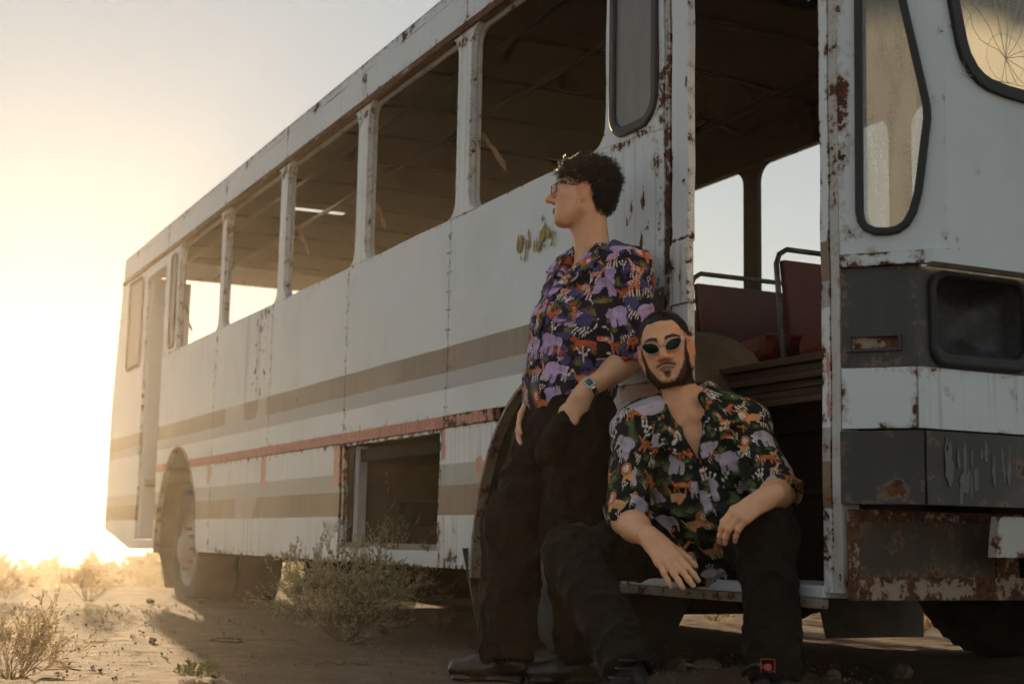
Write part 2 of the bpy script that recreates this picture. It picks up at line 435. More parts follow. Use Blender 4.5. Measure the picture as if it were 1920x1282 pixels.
def arch_x(A, z, side): return A[0]+side*A[1]*math.sqrt(max(0, 1-((z-A[2])/(A[3]-A[2]))**2))
def arch_part(A, z0, rev=False):
    p = [q for q in arch(*A, n=36) if q[1] > z0]
    p = [(arch_x(A, z0, -1), z0)]+p+[(arch_x(A, z0, 1), z0)]
    return p[::-1] if rev else p
# --- upper flank panels, belt down to the red rail
S = [-11.42, -9.70, -8.385, -7.02, -5.69]
out = [(S[0], ZR1)]+arch_part(RA, ZR1)+[(S[1]-G, ZR1), (S[1]-G, ZB), (S[0], ZB)]
panel('side_panel', out, (), M_side, hot=[(-9.72, 1.45, (.03, .5), .7)], rust=.5, rw=.012, stain=.35)
rq = random.Random(21)
panel('side_panel', rect(S[1]+G, S[2]-G, ZR1, ZB), (), M_side, rust=.5, rw=.012, grid=.022, stain=.3, stains=[(-8.95, -8.42, 1.2, 1.9, .62)],
      hot=[(-8.44-.33*rq.random()**.8, 1.84-.52*rq.random()**1.4, (rq.uniform(.008, .018), rq.uniform(.012, .028)), 1.15) for i in range(46)]+[(-8.60, 1.82, (.09, .03), .7)])
panel('side_panel', rect(S[2]+G, S[3]-G, ZR1, ZB), (), M_side, rust=.5, rw=.012, hot=[(-7.84, 1.232, (.06, .012), 1.)])
panel('side_panel', rect(S[3]+G, S[4]-G, ZR1, ZB), (), M_side, rust=.5, rw=.012, hot=[(-6.3, 1.22, (.09, .03), .6), (-6.15, 1.05, (.012, .08), .9)])
out = [(S[4]+G, ZR1)]+arch_part(FA, ZR1)+[(-3.925, ZR1), (-3.925, 1.83), (-4.31, ZB), (S[4]+G, ZB)]
panel('side_panel', out, (), M_side, rust=.5, rw=.012, grid=.016, stain=.25, stains=[(-4.35, -3.9, 1.0, 1.9, .50)],
      hot=[(-3.98, 1.75, (.05, .12), .62), (-4.20, 1.84, (.14, .03), .85), (-4.13, 1.60, (.012, .05), 1.), (-4.16, 1.56, (.012, .04), 1.), (-4.06, 1.62, (.012, .06), 1.1),
           (-4.07, 1.46, (.012, .07), 1.1), (-4.03, 1.52, (.02, .02), .9), (-3.96, 1.45, (.03, .35), .55), (-4.45, ZB, (.3, .012), .5)])
# --- the red rail, two lengths with the front arch lip between
panel('waist_rail', rect(S[0], RA[0]-.42, ZR0, ZR1), (), M_redrail, y0=-.009, thick=.03, rust=.35, rw=.015)
for a, b in ((RA[0]+.42, S[1]), (S[1], S[2]), (S[2], S[3]), (S[3], S[4])):
    panel('waist_rail', rect(a+G, b-G, ZR0, ZR1), (), M_redrail, y0=-.009, thick=.03, rust=.40, rw=.013, stain=.6)
panel('waist_rail', rect(S[4]+G, -5.185, ZR0, ZR1), (), M_redrail, y0=-.009, thick=.03, rust=.75, rw=.02, stain=.6)
# --- lower flank panels
panel('side_panel', [(S[0], ZS)]+[(arch_x(RA, ZS, -1), ZS)]+[q for q in arch(*RA, n=36)[:18] if ZS < q[1] < ZR0-G]+[(arch_x(RA, ZR0-G, -1), ZR0-G), (S[0], ZR0-G)], (), M_side)
L1 = [(arch_x(RA, ZS, 1), ZS), (S[1]-G, ZS), (S[1]-G, ZR0-G), (arch_x(RA, ZR0-G, 1), ZR0-G)]+[q for q in arch(*RA, n=36)[18:] if ZS < q[1] < ZR0-G]
panel('side_panel', L1, (), M_side, hot=[(-9.9, .5, (.2, .02), .6)], rust=.6, red=[(-9.80, -9.72, .80, .94)])
panel('side_panel', rect(S[1]+G, S[3]-.03, ZS, ZR0-G), (), M_side, rust=.6, red=[(-8.50, -8.39, .74, .96), (-7.14, -7.04, .70, .96)], stain=.45,
      hot=[(-9.3, .47, (.3, .02), .55), (-9.0, .36, (.2, .03), .6), (-9.5, .40, (.1, .02), .6)])
HX0, HX1, HZ0, HZ1 = -6.985, -5.735, .418, .918
panel('side_panel', [(HX1, ZS), (arch_x(FA, ZS, -1), ZS)]+[q for q in arch(*FA, n=36)[:18] if ZS < q[1] < ZR0-G]+[(arch_x(FA, ZR0-G, -1), ZR0-G), (HX1, ZR0-G)], (), M_side, grid=.04,
      rust=.6, rw=.02, hot=[(-5.60, .38, (.10, .05), .85), (-5.42, .38, (.05, .06), .7), (-5.57, .505, (.012, .035), 1.), (-5.55, .47, (.01, .02), 1.)], red=[(-5.74, -5.69, .78, .94), (-5.37, -5.30, .72, .80)], stain=.55)
# --- luggage hatch
panel('hatch_frame', rect(HX0-.033, HX1-.002, ZS, ZR0-G), (rect(HX0, HX1-.018, HZ0, HZ1),), M_side, rust=.7, rw=.02, y0=.002, red=[(HX0-.04, HX0, .74, .95)])
def hatch_box():
    bm = bmesh.new(); x0, x1, z0, z1, d = HX0-.01, HX1+.0, HZ0-.012, HZ1+.01, .62
    q = [(x0, .026, z0), (x1, .026, z0), (x1, .026, z1), (x0, .026, z1)]; r = [(a, d, c) for a, b, c in q]
    v = [bm.verts.new(p) for p in q+r]
    for f in ((0, 1, 5, 4), (1, 2, 6, 5), (2, 3, 7, 6), (3, 0, 4, 7), (4, 5, 6, 7)): bm.faces.new([v[i] for i in f])
    return bm
h = bm_obj('hatch_locker', hatch_box(), plain('locker_drab', (.135, .105, .062), .9, col2=(.075, .055, .034), scale=3., bump=.3, bscale=14.), BUS)
box('hatch_strut', HX0+.02, HX0+.075, .05, .10, HZ0, HZ1, M_frame, h)
box('hatch_sill', HX0+.004, HX1-.02, .0, .10, HZ0-.016, HZ0+.012, M_rusty, h)
# --- window band: posts, cantrail, inner frames
WIN = [(-10.945, -9.690), (-9.590, -8.308), (-8.178, -6.935), (-6.790, -5.640), (-5.505, -4.312)]
R1, R2 = .085, .10
def post(xl, xr, label=None):
    """post between two openings, flaring into the belt and the cantrail"""
    n = 6; p = []
    c = lambda cx, cz, r, a0, a1: [(cx+r*math.cos(math.radians(a0+(a1-a0)*k/n)), cz+r*math.sin(math.radians(a0+(a1-a0)*k/n))) for k in range(n+1)]
    p += c(xl-R1, ZB+R1, R1, 270, 360); p += c(xl-R2, ZT-R2, R2, 0, 90)
    p += c(xr+R2, ZT-R2, R2, 90, 180); p += c(xr+R1, ZB+R1, R1, 180, 270)
    return p[::-1]
for i in range(4):
    xl, xr = WIN[i][1], WIN[i+1][0]
    panel('window_post', post(xl, xr), (), M_white, rust=.45, rw=.012, grid=.05, thick=.03, y0=-.002, wavy=0, hot=[((xl+xr)/2, ZT-.05, (.12, .06), .72), (xr-.012, 2.3, (.008, .5), .62)], stain=.55)
    bm = bmesh.new(); bm_box(bm, xl+.012, xr-.012, .0285, .042, ZB-.05, ZT+.03)
    bm_obj('post_core', bm, M_frame, BUS, bevel=.004)
for i, (a, b) in enumerate(WIN):
    oo = round_pts(a-.012, b+.012, ZB-.012, ZT+.012, R1); ii = round_pts(a+.022, b-.022, ZB+.004, ZT-.026, .075)
    panel('window_frame', oo, (ii,), M_frame, rust=.4, rw=.02, y0=.031, thick=.012, grid=.05, wavy=0)
# rear end of the window band: post, narrow blind pane, door post
panel('window_post', [(-11.42, ZB), (WIN[0][0], ZB), (WIN[0][0], ZT), (-11.42, ZT)], (round_pts(-11.225, -11.03, 1.90, 2.645, .05),), M_white, rust=.5, y0=-.002, thick=.03, wavy=0)
def pane(name, outline, y, mat, seal=.014, par=BUS, frame=None, w=.03):
    """glass sheet in a rubber seal; outline is the outer edge of the seal"""
    c = np.mean(outline, 0); o2 = np.array(outline)
    # inset towards the centre along edge normals
    n = len(o2); ins = []
    for i in range(n):
        e = o2[(i+1) % n]-o2[i-1]; nn = np.array([-e[1], e[0]]); nn /= np.linalg.norm(nn)+1e-9
        if nn@(c-o2[i]) < 0: nn = -nn
        ins.append(o2[i]+nn*w)
    s = panel('rubber_seal', [tuple(q) for q in o2], ([tuple(q) for q in ins],), M_rubber, par, thick=.03, y0=y-seal, grid=.5, rust=0, wavy=0, frame=frame)
    md = s.modifiers.new('bevel', 'BEVEL'); md.width = .008; md.segments = 2; md.limit_method = 'ANGLE'
    ins2 = [tuple(np.array(q)+(np.array(p)-np.array(q))*.2) for q, p in zip(ins, o2)]
    g = panel(name, ins2, (), mat, s, thick=.004, y0=y-seal+.012, grid=.5, rust=0, wavy=0, frame=(None if frame is None else (lambda x, z, d: frame(x, z, d+.012))))
    return s, g
pane('glass_pane', round_pts(-11.232, -11.023, 1.893, 2.652, .055), 0, M_pane, w=.02)
# cantrail above the windows, in the sheets the photograph shows
cuts = [-13.185, -11.42, -9.64, -8.24, -6.86, -5.57, -4.31, -3.02]
for a, b in zip(cuts[:-1], cuts[1:]):
    o_ = rect(a+G, b-G, ZT+.032, ZROOF) if a > -13 else [(-13.235, ZT+.032), (b-G, ZT+.032), (b-G, ZROOF), (a, ZROOF)]
    panel('roof_edge_panel', o_, (), M_white, rust=.6, rw=.02, hot=[(a+.55, ZROOF-.02, (.12, .06), .72), (b-.05, ZROOF-.10, (.04, .08), .62)], stain=.4, y0=.001)
    panel('drip_rail', rect(a+G, b-G, ZT-.004, ZT+.030), (), M_rusty, y0=-.014, thick=.05, rust=.5, rw=.02, wavy=.001)
# rear quarter: door opening, pane, slanting tail
DX0, DX1, DZ0, DZ1 = -12.150, -11.440, .402, 2.615
q = [(-13.235, ZT), (-13.47, 1.60), (-13.492, .485), (-12.33, .318), (S[0], ZS), (S[0], ZT)]
panel('rear_quarter_panel', q, (rect(DX0, DX1, DZ0, DZ1), round_pts(-12.86, -12.30, 1.875, 2.655, .06)), M_side, rust=.4, y0=.0015, stain=.4)
pane('glass_pane', round_pts(-12.868, -12.292, 1.867, 2.663, .065), 0, M_pane, w=.028)
bm = bmesh.new(); bm_box(bm, DX0-.03, DX0, .02, .16, DZ0, DZ1); bm_box(bm, DX1, DX1+.02, .03, .12, DZ0, DZ1); bm_obj('rear_door_jamb', bm, M_white, BUS)
# folded rear door leaf standing inside the opening
lf = box('rear_door_leaf', DX0+.005, DX0+.05, .03, .36, DZ0+.02, DZ1-.03, M_white, BUS)
# --- front end of the flank: narrow pane, rust-eaten door pillar
NP = round_pts(-4.275, -3.955, 1.862, 2.655, (.10, .10, .06, .06))
c_ = 6
pl = [(-3.925, 1.83), (-3.925, ZT), (WIN[4][1]-R2, ZT)]+[(WIN[4][1]-R2+R2*math.sin(math.radians(15*k)), ZT-R2+R2*math.cos(math.radians(15*k))) for k in range(7)]
pl += [(WIN[4][1]-R1+R1*math.cos(math.radians(15*k)), ZB+R1-R1*math.sin(math.radians(15*k))) for k in range(7)]
pl = [(-3.925, 1.83)]+pl[1:3]+pl[3:]
panel('window_post', pl[::-1], (round_pts(-4.268, -3.962, 1.869, 2.648, (.095, .095, .055, .055)),), M_white, rust=.42, rw=.02, y0=-.002, thick=.03, grid=.045, stain=.35,
      hot=[(-3.94, 1.95, (.06, .15), .8), (-4.1, 1.85, (.2, .02), .7)])
pane('glass_pane', NP, -.002, M_pane, w=.038)
panel('door_pillar', rect(-3.925+G, -3.895, .335, ZT), (), M_frame, y0=.004, thick=.02, rust=.4, rw=.03, grid=.015,
      hot=[(-3.905, 1.55, (.06, .38), .9), (-3.905, 2.05, (.03, .9), .55), (-3.905, 1.1, (.05, .25), .9)])
panel('door_pillar', rect(-3.892, -3.872, .335, ZT), (), M_rusty, y0=.012, thick=.02, rust=.3)
panel('door_pillar', rect(-3.869, -3.772, 1.42, ZT), (), M_white, y0=-.004, thick=.026, rust=.42, rw=.008, grid=.012, hot=[(-3.866, 1.6, (.008, .5), .7), (-3.80, 1.62, .012, 1.), (-3.83, 1.43, (.1, .010), 1.), (-3.785, 1.95, (.008, .03), 1.), (-3.79, 2.1, (.006, .2), .6)], stain=.3)
panel('door_pillar', rect(-3.869, -3.770, 1.22, 1.417), (), M_white, y0=-.010, thick=.026, rust=.5, rw=.012, grid=.012, hot=[(-3.862, 1.33, (.035, .06), .85), (-3.81, 1.30, (.012, .03), 1.), (-3.80, 1.25, (.02, .02), .8)], stain=.5)
panel('door_pillar', rect(-3.866, -3.775, .335, 1.217), (), M_white, y0=-.002, thick=.026, rust=.5, rw=.012, grid=.04)
lowfront = [(arch_x(FA, ZS, 1), ZS), (-3.925, ZS), (-3.925, ZR1-G), (arch_x(FA, ZR1-G, 1), ZR1-G)]+[q for q in arch(*FA, n=36)[18:] if ZS < q[1] < ZR1-G]
panel('side_panel', lowfront, (), M_side, rust=.6, red=[(-4.2, -3.93, .93, .99)])
# arch lips and wheel wells
def arch_lip(A, x_lo=None):
    V = []; F = []; pts = arch(*A, n=30); n = len(pts)
    for (x, z) in pts:
        dx, dz = x-A[0], (z-A[2]); L = math.hypot(dx, dz); ux, uz = dx/L, dz/L
        for (r, y) in ((.014, -.008), (-.002, -.008), (-.004, .034), (.014, .012)): V.append((x+ux*r, y, z+uz*r))
    for i in range(n-1):
        for k in range(4): F.append((i*4+k, i*4+(k+1) % 4, (i+1)*4+(k+1) % 4, (i+1)*4+k))
    o = mesh_np('arch_lip', V, F, M_rusty, BUS); return o
def wheel_well(A):
    V = []; F = []; pts = arch(A[0], A[1]+.012, A[2], A[3]+.012, n=24); n = len(pts)
    for (x, z) in pts: V += [(x, .024, z), (x, .62, z)]
    for i in range(n-1): F.append((2*i, 2*i+1, 2*i+3, 2*i+2))
    F.append(tuple(2*i+1 for i in range(n)))
    return mesh_np('wheel_well', V, F, M_inside, BUS)
for A in (FA, RA): arch_lip(A); wheel_well(A)
# wheel-arch box inside the saloon, seen through the front door
V = []; F = []
for i in range(15):
    a = math.pi*i/14; x = -4.70-.62*math.cos(a); z = .62+.66*math.sin(a)**.8
    V += [(x, .03, z), (x, .64, z)]
for i in range(14): F.append((2*i, 2*i+1, 2*i+3, 2*i+2))
F.append(tuple(2*i+1 for i in range(15)))
mesh_np('wheel_arch_box', V, F, plain('arch_box_tan', (.14, .10, .065), .8, scale=6.), BUS, smooth=False)

# --- roof, far side, tail, floor
def roof_shell():
    bm = bmesh.new(); xs = [-13.19, -11.6, -10.72, -10.42, -8.0, -5.21, -4.70, -3.25, -3.0]; ys = [.0, .10, .30, .72, 1.23, 1.62, 1.9, 2.2, 2.40, 2.5]
    zf = lambda y: ZROOF+.002+.085*(1-abs((y-1.25)/1.25)**3.0)
    for zo in (0, -.05):
        g = [[bm.verts.new((x, y, zf(y)+zo)) for y in ys] for x in xs]
        for i in range(len(xs)-1):
            for j in range(len(ys)-1):
                if i == 2 and j == 3: continue                 # open roof hatch
                if i == 5 and j == 4: continue                 # second hatch over the front saloon
                bm.faces.new((g[i][j], g[i+1][j], g[i+1][j+1], g[i][j+1]))
    return bm
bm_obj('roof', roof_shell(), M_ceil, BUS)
for i, x in enumerate(np.arange(-12.8, -3.2, .66)):
    if -10.82 < x < -10.34: continue
    pts = [(x, y, ZROOF-.055+.085*(1-abs((y-1.25)/1.25)**3.0)) for y in np.linspace(.06, 2.44, 9)]
    tube('roof_rib', pts, .016, M_ceil, BUS, 6)
for y, z in ((.42, 2.86), (2.08, 2.86)):
    tube('ceiling_conduit', [(-13.0, y, z), (-3.3, y, z)], .014, M_ceil, BUS, 6)
for y in (.68, 1.82):
    tube('grab_rail', [(-12.6, y, 2.74), (-3.9, y, 2.74)], .015, M_ceil, BUS, 8)
def mirror_frame(x, z, d): return np.stack([x, 2.5-d, z], 1)
panel('far_side_panel', rect(-13.45, -3.05, ZS, ZB), (), M_white, frame=mirror_frame, grid=.5)
panel('roof_edge_panel', rect(-13.2, -3.02, ZT+.0, ZROOF), (), M_white, frame=mirror_frame, grid=.5)
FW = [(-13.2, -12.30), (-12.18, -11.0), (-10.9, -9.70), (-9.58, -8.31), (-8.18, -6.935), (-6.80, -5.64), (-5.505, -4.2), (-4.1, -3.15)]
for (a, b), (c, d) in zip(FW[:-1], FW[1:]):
    panel('far_window_post', post(b, c)[::1], (), M_inside, frame=mirror_frame, thick=.035, grid=.3, rust=.3, wavy=0)  # dark interior colour on these white posts stands in for their backlit shade
box('lining_panel', -13.4, -11.45, .03, .055, .95, ZB-.02, M_inside, BUS) if False else None
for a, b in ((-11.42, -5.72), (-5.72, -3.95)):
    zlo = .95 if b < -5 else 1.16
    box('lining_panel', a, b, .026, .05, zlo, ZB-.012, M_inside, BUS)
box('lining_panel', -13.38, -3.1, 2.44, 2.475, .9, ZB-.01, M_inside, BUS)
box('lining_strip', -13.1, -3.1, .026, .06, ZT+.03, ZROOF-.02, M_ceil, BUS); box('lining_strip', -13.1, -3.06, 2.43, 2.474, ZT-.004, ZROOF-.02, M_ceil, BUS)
# tail wall with the big rear window
def tail_frame(x, z, d):
    xx = np.interp(z, [.48, 1.6, ZT, ZROOF], [-13.485, -13.465, -13.232, -13.185]); return np.stack([xx+d, x, z], 1)
panel('tail_panel', [(0.0, .49), (2.5, .49), (2.5, ZROOF)]+[(y, ZROOF+.083*(1-abs((y-1.25)/1.25)**3.)) for y in np.linspace(2.45, .05, 17)]+[(0, ZROOF)], (round_pts(.30, 2.2, 1.875, 2.815, .07),), M_white, frame=lambda x, z, d: tail_frame(x, z, d), grid=.12, thick=.04)
# floor and chassis
fl = bmesh.new(); bm_box(fl, -13.3, -4.2, .06, 2.44, .84, .90); bm_box(fl, -4.2, -3.1, .56, 2.44, .84, .90); bm_obj('floor', fl, M_inside, BUS)
for y in (.75, 1.75): box('chassis_beam', -13.1, -3.2, y-.05, y+.05, .50, .74, M_inside, BUS)
for x in (-12.4, -9.3, -8.0, -6.9, -5.7, -3.4): box('cross_member', x-.05, x+.05, .30, 2.2, .52, .64, M_inside, BUS)
box('fuel_tank', -9.95, -8.75, .75, 2.2, .07, .60, M_inside, BUS, bevel=.06)
box('air_tank', -7.55, -5.75, 1.2, 2.2, .12, .60, M_inside, BUS, bevel=.08)
box('underfloor_engine', -12.8, -11.5, .5, 2.0, .34, .82, M_inside, BUS, bevel=.05)
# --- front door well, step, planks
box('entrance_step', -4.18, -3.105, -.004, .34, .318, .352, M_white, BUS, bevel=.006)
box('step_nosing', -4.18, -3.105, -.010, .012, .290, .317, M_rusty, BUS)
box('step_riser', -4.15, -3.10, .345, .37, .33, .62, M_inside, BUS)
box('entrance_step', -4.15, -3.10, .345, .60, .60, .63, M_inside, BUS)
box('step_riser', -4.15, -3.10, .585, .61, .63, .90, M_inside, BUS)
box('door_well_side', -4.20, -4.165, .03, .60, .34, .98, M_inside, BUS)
rw_ = random.Random(5)
for i in range(6):
    z0 = .925+.026*i
    box('floor_plank', -4.33+rw_.uniform(-.06, .02), -3.02, .44+rw_.uniform(-.025, .02), .70, z0, z0+.0235, M_wood, BUS, bevel=.003)
# ------------------------------------------------------------------ front of the bus
CA = np.array([-3.03, 0.0]); cu = np.array([math.cos(math.radians(40)), math.sin(math.radians(40))]); cn_ = np.array([cu[1], -cu[0]])
def chamfer(proud=0.):
    def f(s, z, d):
        p = CA[None]+s[:, None]*cu[None]-(d-proud)[:, None]*cn_[None]; return np.stack([p[:, 0], p[:, 1], z], 1)
    return f
def front(X0, proud=0., lean=0., z0=1.25):
    def f(y, z, d):
        return np.stack([X0+proud-d-lean*np.maximum(z-z0, 0)+.0*y, y, z], 1)
    return f
LC, UC = .200, .286
FX, FY = CA[0]+LC*cu[0], LC*cu[1]            # lower front plane starts here
UX, UY = CA[0]+UC*cu[0], UC*cu[1]
# jamb strips between door and corner
panel('door_pillar', rect(-3.105, -3.070, .335, ZT), (), M_side, y0=-.003, thick=.06, rust=.62, rw=.010, grid=.04, red=[(-3.092, -3.072, .79, 1.0)], stain=.3)
panel('door_pillar', rect(-3.067, -3.031, .335, ZT), (), M_frame, y0=.0, thick=.06, rust=.35, rw=.012, grid=.04, hot=[(-3.05, 1.55, (.04, .4), .55)])
box('door_header', -3.77, -3.105, .0, .05, 2.60, ZT, M_white, BUS)
# corner, upper: the tapering quarter window
cw = [(.046, 1.358), (.054, 2.28), (.066, 2.33), (.092, 2.345), (.118, 2.33), (.135, 2.28), (.192, 1.944), (.237, 1.712), (.250, 1.640), (.251, 1.60), (.224, 1.402), (.208, 1.345), (.187, 1.310), (.160, 1.293), (.131, 1.289), (.095, 1.292), (.067, 1.306), (.052, 1.328)]
inner = [(x+(.147-x)*.04, z) for x, z in cw]
panel('corner_panel', [(.001, 1.243), (UC, 1.243), (UC, ZT), (.001, ZT)], (inner,), M_white, frame=chamfer(), grid=.04, rust=.35, rw=.02,
      hot=[(.012, 1.62, (.035, .25), .80), (.02, 1.32, (.05, .06), .75), (.008, 2.0, (.02, .3), .55)])
pane('quarter_glass', cw, 0., M_corner, w=.021, frame=chamfer(.014))
# front upper: windscreen surround and cracked screen
ws = [(.199, 1.934), (.224, 1.818), (.240, 1.775), (.269, 1.735), (.300, 1.712), (.335, 1.698), (.40, 1.688), (.473, 1.684), (1.25, 1.672)]
top = [(.19, 2.05), (.20, 2.45), (.24, 2.52), (.32, 2.55), (1.25, 2.56)]
ws = ws+[(2.5-y, z) for y, z in ws[::-1][1:]]+[(2.5-y, z) for y, z in top]+[(y, z) for y, z in top[::-1][1:]]
wi = [(y+(1.25-y)*.004, z) for y, z in ws]
panel('front_panel', [(UY, 1.243), (2.5-UY, 1.243), (2.5-UY, ZT), (UY, ZT)], (wi,), M_white, frame=front(UX), grid=.08, rust=.25, hot=[(.3, 1.45, .05, .42)], stain=.2)
seal, scr = pane('windscreen', ws, 0., M_wind, w=.034, frame=front(UX, .016))
# cracks running through the screen from one blow
M_crack = plain('crack_white', (.55, .52, .46), .4, var=.1, bump=0)
rc_ = random.Random(4); V = []; F = []
for i in range(15):
    a = rc_.uniform(0, 2*math.pi); y, z = .40, 1.80; pts = []
    L = rc_.uniform(.25, .75)
    for k in range(9):
        rr = L*k/8; aa = a+.10*math.sin(k*1.1+i)+rc_.uniform(-.10, .10)+.25*(k/8)**2*math.sin(i*2.3)
        pts.append((UX+.0095, min(2.2, max(.235, y+rr*math.cos(aa))), min(2.5, max(1.73, z+rr*math.sin(aa)))))
    if np.linalg.norm(np.array(pts[0])-np.array(pts[-1])) < .1: continue
    v, f = tube_data(pts, .0011, 4); F += [tuple(q+len(V) for q in g) for g in f]; V += v
for r in (.07, .16):
    pts = [(UX+.0095, max(.235, .40+r*math.cos(a)), max(1.73, 1.80+r*math.sin(a))) for a in np.linspace(rc_.uniform(0, 3), rc_.uniform(4, 6.2), 14)]
    v, f = tube_data(pts, .0007, 4); F += [tuple(q+len(V) for q in g) for g in f]; V += v
mesh_np('crack_lines', V, F, M_crack, seal)
panel('roof_edge_panel', [(.02, ZT), (2.48, ZT), (2.48, ZROOF)]+[(y, ZROOF+.083*(1-abs((y-1.25)/1.25)**3.)) for y in np.linspace(2.45, .05, 17)]+[(.02, ZROOF)], (), M_white, frame=front(UX), thick=.2, grid=.2)
# ledge
panel('corner_ledge', rect(.004, UC-.06, 1.207, 1.241), (), M_white, frame=chamfer(.020), thick=.04, rust=.75, rw=.014, grid=.03)
panel('front_ledge', rect(FY+.004, 2.5-FY, 1.205, 1.241), (), M_white, frame=front(UX-.012, .012), thick=.05, rust=.2, rw=.01, grid=.05)
# black band with headlamp, white band, bumper
panel('corner_band', rect(.003, LC, .934, 1.206), (), M_black, frame=chamfer(), grid=.04, rust=.45, rw=.02, hot=[(.1, .96, (.08, .02), .6)])
HLo = round_pts(.172, .525, .936, 1.199, .05); HLi = round_pts(.192, .505, .976, 1.180, .04)
panel('front_band', rect(FY, 2.5-FY, .934, 1.206), (HLi, [(2.5-y, z) for y, z in HLi][::-1]), M_black, frame=front(FX), grid=.05, rust=.35, rw=.02)
for mir in (0, 1):
    mk = (lambda L: [(2.5-y, z) for y, z in L][::-1]) if mir else (lambda L: L)
    hb = panel('headlamp_bezel', mk(HLo), (mk(HLi),), M_rubber, frame=front(FX, .018), thick=.05, rust=0, grid=.5, wavy=0)
    md = hb.modifiers.new('bevel', 'BEVEL'); md.width = .012; md.segments = 3; md.limit_method = 'ANGLE'
    # hollow lamp shell behind the bezel
    V = []; F = []; nL = len(HLi); rings = [(1., .0), (.97, .05), (.85, .085), (.55, .11), (.15, .115)]
    for s, d in rings:
        for (y, z) in mk(HLi): V.append((FX-d, (np.mean([p[0] for p in mk(HLi)]))+(y-np.mean([p[0] for p in mk(HLi)]))*s, 1.078+(z-1.078)*s))
    for r_ in range(len(rings)-1):
        for k in range(nL): F.append((r_*nL+k, r_*nL+(k+1) % nL, (r_+1)*nL+(k+1) % nL, (r_+1)*nL+k))
    F.append(tuple((len(rings)-1)*nL+k for k in range(nL)))
    mesh_np('headlamp_reflector', V, F, M_lens, hb, smooth=True)
mkx = panel('marker_lamp', rect(.022, .162, .976, 1.022), (rect(.030, .155, .983, 1.015),), M_black, frame=chamfer(.012), thick=.02, grid=.03, rust=.3, wavy=0)
panel('marker_lamp_back', rect(.026, .158, .980, 1.018), (), M_rusty, mkx, frame=chamfer(.002), thick=.004, grid=.03, rust=.3, wavy=0)
panel('corner_panel', rect(.003, LC, .770, .932), (), M_white, frame=chamfer(.002), grid=.04, rust=.55, rw=.014, hot=[(LC, .80, (.012, .06), .9), (.02, .92, (.02, .02), .9)])
panel('front_panel', rect(FY, 2.5-FY, .770, .932), (), M_white, frame=front(FX, .003), grid=.05, rust=.35, rw=.014, stain=.45,
      hot=[(.16+.021*i % .35, .79+.027*(i*5 % 6), .008, .9) for i in range(16)])
panel('bumper_corner', rect(.0, LC+.016, .570, .762), (), M_black, frame=chamfer(.02), grid=.04, rust=.42, rw=.02, thick=.05, hot=[(.14, .61, (.05, .03), .8)])
panel('bumper', rect(FY+.004, 2.5-FY, .570, .762), (), M_black, frame=front(FX, .026), grid=.05, rust=.35, rw=.02, thick=.06, hot=[(.47, .66, (.08, .07), .7)])
# scraped white paint on the bumper, a thin skin with a ragged outline
rs = random.Random(9); M_scr = rusty('scraped_grey', (.13, .135, .14), rough=.7, rust_bias=-.1)
for i in range(20):
    y0_ = rs.uniform(.19, .43); w_ = rs.uniform(.003, .010)*(2.2 if i < 7 else 1); h_ = rs.uniform(.02, .075)*(1.5 if i < 7 else 1); zt = .757-rs.random()**2*.10; n = 12; p = []
    for k in range(n):
        a = 2*math.pi*k/n; rr = rs.uniform(.5, 1.); p.append((y0_+w_*math.cos(a)*rr, max(.574, zt-h_+h_*math.sin(a)*rr)))
    panel('paint_scrape', p, (), M_scr, frame=front(FX, .0272+.0006*(i % 5)), thick=.0012, rust=.1, rw=.01, grid=.5, wavy=0)
# recessed apron under the bumper with its frame, white bracket end
panel('apron_frame', rect(.006, 1.9, .318, .556), (rect(.03, .518, .379, .528), rect(.60, 1.9-.03, .379, .528)), M_rusty, frame=front(-3.0), grid=.05, thick=.02, rust=.3)
panel('apron_panel', rect(.028, .520, .377, .530), (), rusty('apron_brown', (.060, .042, .030), rough=.8, rust_bias=.10), frame=front(-3.0, -.008), grid=.05, rust=.3)
panel('bumper_bracket', [(.379, .436), (.70, .436), (.70, .545), (.395, .545), (.386, .50)], (), M_frame, frame=front(FX, .01), thick=.03, grid=.03, rust=.5, rw=.012, hot=[(.40, .49, .014, 1.)])

